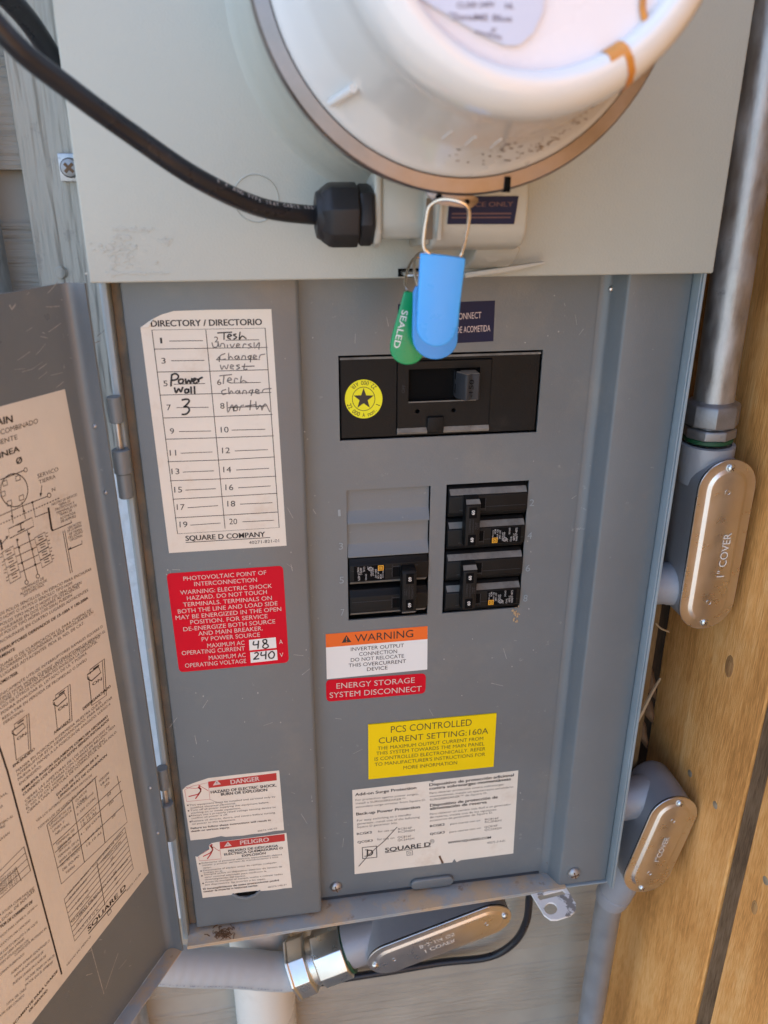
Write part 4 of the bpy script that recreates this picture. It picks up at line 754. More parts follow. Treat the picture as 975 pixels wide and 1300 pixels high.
# wear: fine scratches and chips through the paint
ident = lambda x, y: (x, y)
sc = Print(DP, ident, .004); rr = random.Random(21)
for _ in range(34):
    x, y_ = rr.choice([(rr.gauss(70, 30), rr.gauss(420, 30)), (rr.gauss(120, 35), rr.gauss(1225, 28)), (rr.gauss(60, 30), rr.gauss(440, 30))]); a = rr.uniform(-.9, .3); l_ = rr.uniform(3, 20)
    if 0 < x < 190: sc.line([(x, y_), (x+l_*.5*math.cos(a)+.4, y_+l_*.5*math.sin(a)), (x+l_*math.cos(a), y_+l_*math.sin(a))], rr.uniform(.35, .8))
sc.line([(112, 1190), (132, 1262)], .7); sc.line([(134, 1256), (150, 1210)], .6); sc.line([(12, 387), (15, 393), (20, 386)], 1.6)
o = sc.build('paint_scratches', 'scuff', door); o['kind'] = 'stuff'
for pl_, nm, boxes in ((PL0, 0, [(410, 740, 370, 445), (560, 740, 800, 900), (660, 740, 560, 1090), (400, 560, 890, 1100)]), (PL6, 1, [(180, 370, 715, 730), (210, 400, 860, 970), (360, 400, 400, 1100)])):
    sc = Print(pl_, ident, .004)
    for _ in range(40):
        b = rr.choice(boxes); x, y_ = rr.uniform(b[0], b[1]), rr.uniform(b[2], b[3])
        if rr.random() < .6: sc.disc(x, y_, rr.uniform(.5, 1.1), rr.uniform(.4, 1.3), 7)
        else:
            a = rr.uniform(-1.6, 1.6); l_ = rr.uniform(3, 16); sc.line([(x, y_), (x+l_*math.cos(a), y_+l_*math.sin(a))], rr.uniform(.35, .7))
    o = sc.build('paint_scratches', 'scuff', panel); o['kind'] = 'stuff'

# ================================================================ breakers
mbk = thing('main_breaker', 'wide black main breaker with a 150 rocker handle and round yellow sticker', 'breaker', (4.67, .4, -6.5))
z = crop(420, 430, 3.482)
PM = wall_plane(-.02)
def q3(pl, pts, off=0): return [pl.at(z(*p), off) for p in pts]
x0, x1, zb, zt = 2.03, 7.31, -6.48, -4.35
f0 = [(519, 468.8), (601, 467), (602, 505), (519.5, 507)]
wa = U(519, 469, .0); wb_ = U(604, 506.5, .0)
ia, ib = U(504.5, 459, 0), U(619.6, 546, 0)
plate = filled(rect(x0, x1, zb, zt), [rect(ia.x, ib.x, ib.z, ia.z)], FR0, -.5, -.02)
plate.build('breaker_case', 'black', mbk, bevel=.02, seg=1)
MB().prism_x([(-.02, zt), (-.02, zt-.01), (.0, zt-.05), (-.06, zt+.0)], x0, x1).build('dusty_top_edge', 'dusty_black', mbk, smooth=0)
wz0, wz1 = wb_.z, wa.z
inner = filled(rect(ia.x+.005, ib.x-.005, ib.z+.005, ia.z-.005), [rect(wa.x, wb_.x+.07, wz0, wz1), circ(*[(lambda p: (p.x, p.z))(U(529.7, 521.9, 0))][0], .055, 14), circ(*[(lambda p: (p.x, p.z))(U(575.6, 520.5, 0))][0], .055, 14)], FR0, -.2, .03)
inner.build('cover_insert', 'black', mbk, bevel=.012, seg=1)
MB().box(ia.x, ib.x, -.3, -.13, ib.z, ia.z).build('recess_floor', 'void', mbk, smooth=0)
MB().prism_x([(.03, ib.z+.16), (.03, ib.z+.14), (-.02, ib.z), (.05, ib.z), (.09, ib.z+.06)], ia.x, U(542, 530, 0).x).prism_x([(.03, ib.z+.16), (.03, ib.z+.14), (-.02, ib.z), (.05, ib.z), (.09, ib.z+.06)], U(563, 530, 0).x, ib.x).build('dusty_ledge', 'dusty_black', mbk, smooth=0)
a, b = U(542, 529, .05), U(562.5, 546, .05)
MB().box(a.x, b.x, -.02, .14, b.z, a.z).build('release_tab', 'black', mbk, bevel=.03)
MB().prism_x([(-.02, wz0), (.035, wz0), (.035, wz0-.03), (-.02, wz0-.03)], wa.x, wb_.x).build('window_sill', 'dusty_black', mbk, smooth=0)
# rocker handle: wedge with a curved dusty top
hx0, hx1 = U(579.5, 490, .2).x, U(608, 490, .3).x
hz0, hz1 = U(590, 507, .3).z, U(590, 474, .3).z
MB().prism_z([(hx0+.01, .13), (hx0+.17, .45), (hx0+.24, .46), (hx0+.36, .37), (hx1-.03, .40), (hx1-.03, 0), (hx0+.01, 0)], hz1+.001, hz1+.012).build('dusty_handle_top', 'dusty_black', mbk, smooth=0)
hp_ = [(hx0, -.15), (hx0, .16), (hx0+.16, .36), (hx0+.28, .36), (hx0+.42, .26), (hx1, .34), (hx1, -.15)]
hm = MB().prism_z([(hx0, -.15), (hx0, .14), (hx0+.17, .46), (hx0+.24, .47), (hx0+.36, .38), (hx1-.03, .42), (hx1, .38), (hx1, -.15)], hz0, hz1).build('handle', 'handle', mbk, bevel=.025)
pr = Print(wall_plane(.445), z, .0); pr.vtext('150', 628, 240, 634, 182, 20); pr.vtext('<', 628, 260, 630, 248, 12)
pr.build('lettering', 'void', hm)
for k in range(2): MB().box(hx0-.004, hx0+.12, .02+.0*k, .10, hz0+.12+.36*k, hz0+.36+.36*k).build('grip_recess', 'void', hm, smooth=0)
pr = Print(PM, z, .053); pr.vtext('OFF', 326, 240, 330, 205, 14); pr.build('embossed_off', 'handle', mbk)
PMs = wall_plane(-.02)
yd = MB(); yd.prism([PMs.at(z(145+83*math.cos(t), 266+86*math.sin(t)), .001) for t in (2*math.pi*k/40 for k in range(40))], (0, -.008, 0))
yo = yd.build('rating_sticker', 'yellow_dot', mbk, smooth=0)
pr = Print(PMs, z, .012)
pr.circle(145, 266, 50, 52, 2.5)
star = []
for k in range(10):
    r = (47 if k % 2 == 0 else 19); t = -math.pi/2 + math.pi*k/5; star.append((145+r*math.cos(t), 266+r*1.03*math.sin(t)))
for k in range(0, 10, 2): pr.poly([(145, 266), star[k-1], star[k], star[k+1]])
def arc_text(s_, r, a0, a1, h, inside):
    for i, ch in enumerate(s_):
        if ch == ' ': continue
        t = a0 + (a1-a0)*i/(len(s_)-1); d = math.pi/2 if not inside else -math.pi/2
        cx, cy = 145+r*math.cos(t), 266+r*1.03*math.sin(t); wx = 5.4 if ch not in '.,!I' else 1.6
        tx, ty = math.cos(t+d)*wx, math.sin(t+d)*wx
        pr.vtext(ch, cx-tx, cy-ty, cx+tx, cy+ty, h)
arc_text('22 000 A nom. I', 78, math.radians(158), math.radians(22), 19, True)
arc_text('22,000 AIR', 78, math.radians(-45), math.radians(-135), 19, True)
pr.build('lettering', 'ink', yo)

# two-pole branch breakers, built once in their own frame then copied
def branch(label, o, flip=False):
    t = thing('branch_breaker', label, 'breaker', (0, 0, 0), 'two-pole 60 amp branch breakers')
    W = 2.24
    for k in range(2):
        zt = -.04 - 1.0*k
        MB().prism_x([(-.5, zt-.02), (-.16, zt-.02), (-.06, zt-.10), (.13, zt-.25), (.135, zt-.74), (.02, zt-.82), (-.02, zt-.90), (-.5, zt-.92)], 0, W).build('pole', 'black', t, bevel=.02)
        MB().prism_x([(-.055, zt-.088), (.10, zt-.215), (.108, zt-.207), (-.05, zt-.08)], .04, W-.02).build('dusty_shoulder', 'dusty_black', t, smooth=0)
        MB().box(.78, 1.02, .1, .139, zt-.62, zt-.32).build('handle_slot', 'void', t, smooth=0)
        MB().box(.30, 1.02, .1, .1385, zt-.655, zt-.64).box(1.05, W-.05, .1, .1385, zt-.585, zt-.575).box(1.03, 1.04, .1, .1382, zt-.7, zt-.32).build('moulding_line', 'handle', t, smooth=0)
    h = MB().prism_x([(.1, -.24), (.34, -.30), (.46, -.40), (.50, -.42), (.50, -1.60), (.44, -1.68), (.1, -1.72)], .40, .80).build('tie_handle', 'black', t, bevel=.02)
    MB().prism([(.415, -.35, -.298), (.785, -.35, -.298), (.80, -.47, -.392), (.40, -.47, -.392)], (0, -.012, .012)).build('dusty_handle_top', 'dusty_black', h, smooth=0)
    FT = (V((0, -.505, 0)), V((0, 0, 1)), V((-1, 0, 0)), V((0, -1, 0)))
    mbt = MB()
    def T(mb, s_, x, zc, wd, hh, d=.505, bold=False):
        vs, fs = glyphs(s_, bold); mx = max(v[0] for v in vs); mn = min(v[0] for v in vs)
        mb.add([(x - v[1]/CAPH*hh + hh*.5, -d, zc - wd/2 + (v[0]-mn)/(mx-mn)*wd) for v in vs], fs)
    for zc in (-.62, -1.44):
        MB().box(.48, .70, .48, .508, zc-.17, zc+.15).build('rating_pad', 'void', h, bevel=.01)
        T(mbt, '60', .59, zc, .13, .085, .512, True)
    mbt.build('rating', 'ink_white', h, smooth=0)
    mt = MB(); T(mt, 'COMMON', .52, -1.03, .40, .06); T(mt, 'INDEPENDENT', .61, -1.03, .42, .045); T(mt, 'TRIP', .69, -1.03, .22, .05); T(mt, 'LIST', .745, -1.03, .2, .04)
    mt.build('embossed_words', 'handle', h, smooth=0)
    d = .1395; zt = -1.04
    lb = MB().box(1.24, 2.12, d-.01, d, zt-.72, zt-.26).build('rating_label', 'void', t, smooth=0)
    w_ = MB()
    for s_, x, zc, wd, hh in (('HOM', 1.36, -.36, .14, .055), ('TYPE HACR', 1.30, -.44, .26, .035), ('10 kA 120', 1.43, -.45, .30, .045), ('240V~ LIST', 1.50, -.46, .28, .05), ('1 POLE UNIT', 1.58, -.52, .26, .035), ('UL', 1.655, -.62, .08, .07), ('LISTED', 1.63, -.48, .18, .04), ('E-7819', 1.73, -.65, .1, .03), ('CU-AL', 1.83, -.62, .16, .05), ('60/75 C', 1.92, -.56, .22, .06), ('WIRE', 2.0, -.62, .16, .05), ('SWD HACR', 1.78, -.37, .2, .045), ('LF-4875', 1.98, -.40, .24, .06)):
        T(w_, s_, x, zt+zc, wd, hh, d+.003, True)
    w_.axis((1.655, -d-.003, zt-.62), (0, -1, 0), [(.062, 0), (.062, .001), (.05, .001), (.05, 0)], n=20, cap=False)
    w_.build('label_print', 'ink_grey', lb, smooth=0)
    og = MB().box(1.28, 1.44, d-.002, d+.004, zt-.71, zt-.55).build('orange_logo', 'ink_orange', lb, smooth=0)
    MB().box(1.305, 1.415, d, d+.006, zt-.685, zt-.575).build('logo_outline', 'void', lb, smooth=0); MB().box(1.32, 1.40, d, d+.008, zt-.67, zt-.59).build('logo_field', 'ink_orange', lb, smooth=0); MB().box(1.345, 1.375, d, d+.010, zt-.645, zt-.615).build('logo_core', 'void', lb, smooth=0)
    t.location = V(o)*S
    if flip: t.rotation_euler = (0, math.pi, 0)
    return t
br = branch('upper of the two right-hand black 60 amp breakers, beside raised numbers 2 and 4', (4.96, .0, -7.96))
c2 = copy_tree(br); c2.location = V((4.96, .0, -9.96))*S; c2['label'] = 'lower of the two right-hand black 60 amp breakers, beside raised numbers 6 and 8'
c3 = copy_tree(br); c3.location = V((4.42, .0, -11.93))*S; c3.rotation_euler = (0, math.pi, 0); c3['label'] = 'upside-down black 60 amp breaker below the two blank covers, beside numbers 5 and 7'

# dirt lump under the right breakers, cobweb bits
z = z8
mb = MB(); rr = random.Random(5)
for k in range(26):
    q = wall_plane(0).at(z(815+rr.gauss(0, 9), 665+rr.gauss(0, 18)), .01); r = rr.uniform(.012, .035); mb.sphere(q, r, (rr.uniform(.6, 1.6), .5, rr.uniform(.6, 2)), 6)
tag(mb.build('mud_dauber_dirt', 'straw', None, origin=U(654, 785, 0)), 'small crumb of tan dirt stuck below the right breakers', 'dirt')
z = crop(640, 1080, 5.906); mb = MB()
for k in range(40):
    q = wall_plane(.05).at(z(365+rr.gauss(0, 18), 88+rr.gauss(0, 13)), 0); d = V((rr.uniform(-1, 1), rr.uniform(-.5, .5), rr.uniform(-1, 1))).normalized()*rr.uniform(.04, .10); mb.tube([q-d, q+d*.3+V((0, -.02, .02)), q+d], .008, 4)
tag(mb.build('spider_web_tuft', 'leaf', None, origin=U(703, 1096, .05)), 'rusty tuft of old web at the lower right of the dead front', 'web')
z = crop(200, 1080, 3.482); mb = MB()
for k in range(60):
    v = ray(*z(290+rr.gauss(0, 30), 368+rr.gauss(0, 14))); t_ = (-22.73)/v.z; q = CAM + v*t_
    d = V((rr.uniform(-1, 1), rr.uniform(-1, 1), rr.uniform(0, .3))).normalized()*rr.uniform(.04, .12); mb.tube([q-d, q+V((0, 0, .04)), q+d], rr.uniform(.008, .016), 4)
tag(mb.build('debris_clump', 'leaf', None, origin=(-1.8, -.8, -22.7)), 'clump of brown debris on the dusty bottom ledge at the left', 'debris')

# ================================================================ meter
mt = thing('electric_meter', 'round white electric meter projecting over the top of the panel', 'electric meter', (MX, -1.5, MZ-3.7))
def mlathe(prof, a0=0, a1=None, n=128): return MB().axis((MX, 0, MZ), (0, -1, 0), prof, n=n, up=(0, 0, -1), a0=a0, a1=a1)
gap = math.radians(-5.5)       # notch in the ring; angle from straight down, positive towards... the left of the photo
rg = mlathe([(3.60, 4.55), (3.70, 4.60), (3.70, 5.02), (3.66, 5.08), (3.42, 5.10), (3.38, 5.02), (3.38, 4.7)], 0, None)
rg.build('sealing_ring', 'ring', mt, smooth=30)
mlathe([(3.30, 4.6), (3.395, 5.08), (3.395, 5.13), (3.33, 5.2), (3.2, 5.5), (3.0, 5.9), (2.92, 6.2), (2.80, 6.9), (2.70, 7.5), (2.66, 7.8), (2.66, 7.95), (2.655, 8.2), (2.60, 8.45), (2.46, 8.68), (2.30, 8.78), (2.14, 8.78), (2.08, 8.70), (2.05, 8.52)]).build('meter_cover', 'meter', mt, smooth=60)
mlathe([(2.12, 8.54), (.001, 8.58)]).build('meter_face', 'meter_face', mt, smooth=60)
PF = wall_plane(8.60); z = crop(480, 0, 4.0625)
npl = [(130, -60), (330, -60), (860, -60), (850, 60), (800, 170), (730, 232), (660, 235), (560, 190), (380, 90), (250, 10)]
no = MB().prism([PF.at(z(*p)) for p in npl], (0, -.01, 0)).build('nameplate', 'nameplate', mt, smooth=0)
pr = Print(PF, z, .016)
letter_block(pr, [('CL200 240V', 405, 40, 600, 36), ('NL', 655, 45, 700, 44), ('"SensME Blue', 365, 100, 688, 112, 34), ('mobile', 500, 172, 635, 205, 26), ('y', 580, 160, 612, 160, 24)], 28, True); pr.build('lettering', mat('blurred_grey_print', (.22, .2, .25), .5), no)
# seam, rust streak, moulded ribs and grime on the cover
def dome_strip(a_deg0, a_deg1, prof, m_, nm, lift=.012, n=10):
    pf = []
    for i, (r, t) in enumerate(prof):
        (ra, ta), (rb, tb) = prof[max(i-1, 0)], prof[min(i+1, len(prof)-1)]; nx, ny = (tb-ta), -(rb-ra); l_ = math.hypot(nx, ny); pf.append((r+nx/l_*lift, t+ny/l_*lift))
    o = MB().axis((MX, 0, MZ), (0, -1, 0), pf, n=n, up=(0, 0, -1), a0=math.radians(a_deg0), a1=math.radians(a_deg1)); return o.build(nm, m_, mt, smooth=60)
def ang(px, py, d):                               # angle of a point about the meter axis, from straight down
    q = U(px, py, d) - V((MX, 0, MZ)); return math.degrees(math.atan2(-(q.x), -q.z))
aS = ang(795, 75, 8.75)
sgn = 1
t_ = MB().axis((0, 0, 0), (0, -1, 0), [(1, 0), (1, .1)], n=2, up=(0, 0, -1), a0=math.radians(90), a1=math.radians(91), cap=False)
if t_.v[0].x > 0: sgn = -1                        # lathe angle grows towards +x: flip the sign of measured angles
A_ = lambda px, py, d: sgn*ang(px, py, d)
a_r = A_(795, 75, 8.75)
dome_strip(a_r-.6, a_r+2.0, [(2.80, 6.9), (2.70, 7.5), (2.66, 7.9), (2.655, 8.2), (2.60, 8.45), (2.46, 8.68), (2.30, 8.78), (2.14, 8.78), (2.08, 8.70), (2.05, 8.56)], 'rust', 'rust_streak')
dome_strip(a_r-5.5, a_r-.6, [(2.20, 8.78), (2.14, 8.78), (2.08, 8.70), (2.05, 8.56)], 'rust', 'rust_stain', .012)
z = crop(700, 0, 4.0625)
mbs = MB(); pth = [wall_plane(8.585).at(z(x, y)) for x, y in ((478, -60), (470, 30), (478, 80), (492, 120), (505, 150))]
mbs.tube(smooth_path(pth, 5), lambda t: .045, 8); mbs.build('rust_drip', 'rust', mt)
rr = random.Random(4); mb = MB()
cov = [(3.33, 5.2), (3.2, 5.5), (3.0, 5.9), (2.92, 6.2), (2.80, 6.9), (2.70, 7.5)]
def cov_r(t):
    for (r0, t0), (r1, t1) in zip(cov, cov[1:]):
        if t0 <= t <= t1: return r0 + (r1-r0)*(t-t0)/(t1-t0)
    return 2.7
def on_cover(a, t, lift=.0):
    r = cov_r(t)+lift; return V((MX + sgn_x*r*math.sin(math.radians(a)), -t, MZ - r*math.cos(math.radians(a))))
sgn_x = 1
for k in range(90):
    a = rr.gauss(17, 13); t = 5.5 + abs(rr.gauss(0, .35)) + max(0, (a-20)*.01)
    q = on_cover(a, t, .006); mb.sphere(q, rr.uniform(.010, .028), (rr.uniform(.6, 2.4), rr.uniform(.4, 1), .3), 6)
tagm = mb.build('grime_specks', 'grime', mt); tagm['kind'] = 'stuff'
for a, t0, t1 in ((-14, 6.3, 6.8), (-6, 6.2, 6.8), (3, 6.1, 6.7)):
    MB().tube([on_cover(a, t0, 0), on_cover(a, t1, 0)], .02, 6).build('moulded_line', 'meter', mt)
a0_ = math.degrees(math.atan2(U(438, 112, 5.5).x-MX, -(U(438, 112, 5.5).z-MZ)))
MB().tube([on_cover(a0_, 5.35, .03), on_cover(a0_+1.5, 6.15, .06)], .07, 10).build('moulded_rib', 'meter', mt)
# ring clasp and seal lug
q = U(643, 238, 5.06)
MB().box(q.x-.05, q.x+.05, 4.9, 5.14, q.z-.08, q.z+.18).build('clasp_gap', 'void', mt, smooth=0)
zl = crop(540, 230, 6.964)
lug = [wall_plane(4.95).at(zl(x, y)) for x, y in ((0, 100), (60, 170), (110, 205), (370, 240), (405, 240), (470, 185), (468, 150), (420, 120), (200, 90))]
MB().prism(lug, (0, .08, 0)).build('seal_lug', 'ring', mt, bevel=.01)
lh = wall_plane(4.96).at(zl(370, 182)); MB().axis(lh, (0, -1, 0), [(.045, 0), (.045, .02)], n=14).build('lug_hole', 'void', mt)
lh = wall_plane(4.96).at(zl(120, 140)); MB().axis(lh, (0, -1, 0), [(.06, 0), (.06, .02)], n=14).build('lug_hole', 'void', mt)

# ================================================================ seals
z = crop(390, 200, 3.25)
def seal(label, body, bot, d, th, m_, wire, wr, boss=None, text=None):
    o = U(*z(*bot), d); t = thing('utility_seal', label, 'seal', o)
    pl = wall_plane(d); MB().prism([pl.at(z(*p)) for p in body], (0, th, 0)).build('tag', m_, t, bevel=.03, seg=3)
    if boss: MB().prism([pl.at(z(*p)) for p in boss], (0, -.07, 0)).build('raised_face', 'blue', t, bevel=.025, seg=3)
    MB().tube(smooth_path([U(*z(x, y), dd) for x, y, dd in wire], 6), wr, 8).build('wire_loop', 'wire', t)
    if text:
        pr = Print(pl, z, .006); pr.vtext(*text); pr.build('lettering', 'ink_white', t)
    return t
def arc(cx, cy, rx, ry, a0, a1, n=12): return [(cx+rx*math.cos(math.radians(a0+(a1-a0)*i/n)), cy+ry*math.sin(math.radians(a0+(a1-a0)*i/n))) for i in range(n+1)]
seal('blue plastic seal in front, hanging from the meter ring by the large wire loop',
     [(470, 395), (560, 402), (655, 416), (622, 690)] + arc(535, 700, 82, 82, 5, 180) + [(455, 640)], (540, 780), 4.9, .14, 'blue',
     [(505, 400, 4.85), (480, 360, 4.85), (495, 230, 4.95), (515, 190, 5.0), (560, 172, 5.05), (620, 180, 5.1), (658, 200, 5.1), (668, 240, 5.05), (655, 330, 4.95), (638, 395, 4.85), (628, 410, 4.85)], .034)
seal('mid blue plastic seal directly behind the front blue one',
     [(450, 533), (480, 528), (640, 520), (622, 740)] + arc(530, 750, 92, 84, 0, 176) + [(436, 735), (440, 560)], (530, 835), 3.3, .16, 'blue2',
     [(458, 530, 3.2), (444, 480, 3.0), (442, 430, 2.7), (455, 400, 2.4), (490, 395, 2.3), (500, 440, 2.6), (485, 530, 3.1)], .03)
seal('green plastic seal lettered SEALED, hanging at a slant',
     [(402, 552), (470, 560), (500, 700), (492, 810)] + arc(415, 790, 72, 66, 25, 175) + [(344, 770), (352, 730)], (410, 855), 2.9, .10, 'green',
     [(414, 552, 2.85), (404, 520, 2.7), (412, 470, 2.4), (430, 430, 2.2), (450, 412, 2.1), (470, 425, 2.1), (462, 500, 2.5), (452, 552, 2.8)], .03,
     text=('SEALED', 392, 628, 355, 783, 26, True))

# ================================================================ cable gland and black cable
gl = thing('cable_gland', 'black nylon cable gland screwed into the left side of the plastic adapter', 'cable gland', (2.4, -2.85, -.75))
gz, gy = -.83, -2.75
MB().axis((2.47, gy, gz), (-1, 0, 0), [(.58, 0), (.58, .03), (.62, .06), (.62, .26), (.58, .30)], n=6, phase=.25).build('lock_nut', 'gland', gl, bevel=.02)
MB().axis((2.16, gy, gz), (-1, 0, 0), [(.60, 0), (.64, .03), (.64, .52), (.62, .60), (.52, .74), (.42, .80)], n=8, phase=.2).build('dome_nut', 'gland', gl, bevel=.02)
MB().axis((1.42, gy, gz), (-1, 0, 0), [(.52, -.1), (.50, .0), (.44, .10), (.30, .13), (.24, .10)], n=32).build('clamping_lip', 'gland', gl, smooth=40)
cb = MB().tube(smooth_path([(1.6, gy, gz), (1.28, gy-.05, gz+.0)] + [U(330, 263, 3.5), U(250, 226, 4.2), U(160, 165, 4.8), U(85, 110, 5.4), U(20, 58, 5.9), U(-40, -15, 6.2), U(-90, -110, 6.4)], 8), lambda t: .19 - .028*t, 20)
co = thing('black_cable', 'black power cable sweeping across the upper cover into the gland', 'cable', (1.5, gy, gz)); cj = cb.build('cable_jacket', 'cable', co, smooth=60)
pth = smooth_path([(1.35, gy, gz), U(330, 263, 3.5), U(250, 226, 4.2)], 8); mbp = MB()
s_ = 'E 4 AWG TYPE TRAY CABLE 600V'; L_ = [0]
for a, b in zip(pth, pth[1:]): L_.append(L_[-1] + (b-a).length)
rr = random.Random(2)
for i, ch in enumerate(s_):
    if ch == ' ': continue
    t = .12 + .085*(len(s_)-i)
    for k in range(len(L_)-1):
        if L_[k] <= t <= L_[k+1]:
            a, b = pth[k], pth[k+1]; p = a + (b-a)*((t-L_[k])/(L_[k+1]-L_[k])); e1 = (a-b).normalized(); vn = (CAM - p).normalized(); e2 = vn.cross(e1).normalized(); vn = e1.cross(e2)
            nn = (vn*.8 + e2*.6); tt = (e2*.8 - vn*.6)
            if True:
                vs, fs = glyphs(ch, True); mbp.add([p + nn*.2005 + tt*(-.03) + e1*(v[0]*.1) + tt*(v[1]*.1) for v in vs], fs)
mbp.build('jacket_print', 'ink_grey', co, smooth=0)
c2b = MB().tube(smooth_path([U(-60, -60, 2.5), U(0, -12, 1.6), U(35, 25, .8), U(60, 62, .1), U(86, 105, -.6), U(125, 160, -1.6), U(180, 220, -2.2)], 8), .215, 18)
tag(c2b.build('black_cable', 'cable', None, smooth=60, origin=U(76, 100, -.4)), 'black cable at the top left corner passing behind the upper cover', 'cable')

# ================================================================ conduit bodies and conduits
def conduit_body(label, o, up, nrm, L, W, D, th_hub, hub_r, hub_len, words, side=None, side_at=None, wpos=(0, 0), wrot=0, wsize=.2, cat='conduit body', hub_off=0):
    """cast conduit body: stadium box with a tubular hub at the top end, gasket, stamped cover plate and two screws"""
    o = V(o); up = V(up).normalized(); n = V(nrm); n = (n - up*n.dot(up)).normalized(); e1 = up.cross(n).normalized()
    if e1.x < 0: e1 = -e1
    t = thing('conduit_body', label, cat, o)
    F = (o, e1, up, n)
    rings = []
    for h, k in ((-D, .58), (-D+.08, .78), (-D+.26, .93), (-D*.5, .96), (-.12, .95), (-.05, .985), (-.03, .985)):
        rings.append([o + e1*x*k + up*(y*(1-(1-k)*.32)) + n*h for x, y in stadium(L, W, 14)])
    MB().loft(rings).build('casting', 'cast', t, smooth=50)
    hb = o + up*(L/2-W*.55) - n*(D*.52) + e1*hub_off
    if hub_len: MB().axis(hb, up*th_hub, [(hub_r*.92, 0), (hub_r*.97, hub_len*.45), (hub_r, hub_len*.5), (hub_r, hub_len), (hub_r*.86, hub_len+.02), (hub_r*.86, hub_len-.05)], n=36).build('hub', 'cast', t, smooth=40)
    MB().loft([[o + e1*x + up*y + n*h for x, y in stadium(L-.02, W-.02, 16)] for h in (-.035, .012)]).build('gasket', 'gasket', t, smooth=40)
    pr_ = []
    for h, k, dl in ((.012, 1, 0), (.05, 1, 0), (.062, .985, .02)): pr_.append([o + e1*x + up*y + n*h for x, y in stadium(L*1-dl, W-dl, 16)])
    for h, L2, W2 in ((.062, L-.50, W-.50), (.068, L-.54, W-.54), (.118, L-.70, W-.70), (.124, L-.76, W-.76)): pr_.append([o + e1*x + up*y + n*h for x, y in stadium(L2, W2, 16)])
    cp = MB().loft(pr_).build('cover_plate', 'plate', t, smooth=25)
    for s_ in (1, -1):
        p = o + up*(s_*(L/2-.24)) + n*.06
        sc_ = MB().axis(p, n, [(.125, 0), (.125, .04), (.09, .085), (.03, .10)], n=20).build('screw', 'shiny', t, smooth=50)
        for a_ in (0, 1):
            u, v = (e1*.8+up*.6, up*.8-e1*.6) if a_ == 0 else (up*.8-e1*.6, e1*.8+up*.6)
            MB().fbox((p, u, v, n), (-.07, .07), (-.014, .014), (.075, .103)).build('slot', 'grime', sc_, smooth=0)
    for s_ in (1, -1):
        p = o + up*(s_*(L/2-.95)) + n*.122; MB().axis(p, n, [(.085, 0), (.085, .012), (.07, .014), (.062, .004), (.02, .006)], n=20).build('stamped_dimple', 'plate', cp, smooth=40)
    mbw = MB()
    for (s_, u0, v0, rot, sz) in words:
        vs, fs = glyphs(s_, False); mx = max(v[0] for v in vs); a = math.radians(rot); c_, s2 = math.cos(a), math.sin(a)
        ex, ey = e1*c_ + up*s2, -e1*s2 + up*c_
        mbw.add([o + e1*u0 + up*v0 + n*.138 + ex*((v[0]-mx/2)*sz) + ey*((v[1]-.35)*sz) for v in vs], fs)
    if words: mbw.build('stamped_lettering', 'stamp', cp, smooth=0)
    if side:
        for (at, vec, r, ln) in side:
            b = o + e1*at[0] + up*at[1] + n*at[2]; MB().axis(b, vec, [(r*1.12, 0), (r*1.06, ln*.3), (r, ln*.38), (r*.98, ln)], n=32).build('side_hub', 'cast', t, smooth=40)
    return t, F
# upper right, on the cabinet side
pc = U(909.5, 690, .58)
up_t = U(928, 583, .58); up_b = U(891, 797, .58); L1 = (up_t-up_b).length
cbody, F1 = conduit_body('upright grey conduit body beside the panel, stamped 1 inch COVER', (up_t+up_b)/2, (up_t-up_b), (0, -1, 0), L1, 1.74, 1.75, 1, .76, 1.15,
    [('1" COVER', .22, -.25, 90, .34)], side=[((-.55, -L1/2+1.15, -.85), (-1, .0, 0), .62, 1.25)], hub_off=-.22)
hubtop = U(898.5, 557, -.35)
tu = U(1008, -80, -.55); pipe_dir = (U(980, 0, -.35) - U(899, 550, -.35)).normalized()
pb = hubtop.copy()
con = thing('compression_connector', 'cast compression connector with green ring on top of the conduit body', 'conduit fitting', pb)
MB().axis(pb, pipe_dir, [(.66, -.03), (.69, .0), (.69, .08), (.66, .11)], n=32).build('sealing_ring', 'green_ring', con, smooth=40)
MB().axis(pb+pipe_dir*.10, pipe_dir, [(.70, 0), (.74, .03), (.74, .26), (.70, .30), (.62, .31), (.62, .40)], n=8, phase=.15).build('hex_body', 'zinc', con, bevel=.02)
MB().axis(pb+pipe_dir*.46, pipe_dir, [(.73, 0), (.77, .03), (.77, .56), (.74, .62), (.62, .68), (.60, .70)], n=8, phase=.45).build('compression_nut', 'zinc', con, bevel=.03)
tag(MB().tube([pb+pipe_dir*.3, pb+pipe_dir*9, pb+pipe_dir*20, pb+pipe_dir*34], .55, 40).build('metal_conduit', 'galv', None, smooth=60, origin=pb+pipe_dir*.3), 'thick galvanised conduit rising along the right side of the panel', 'conduit')
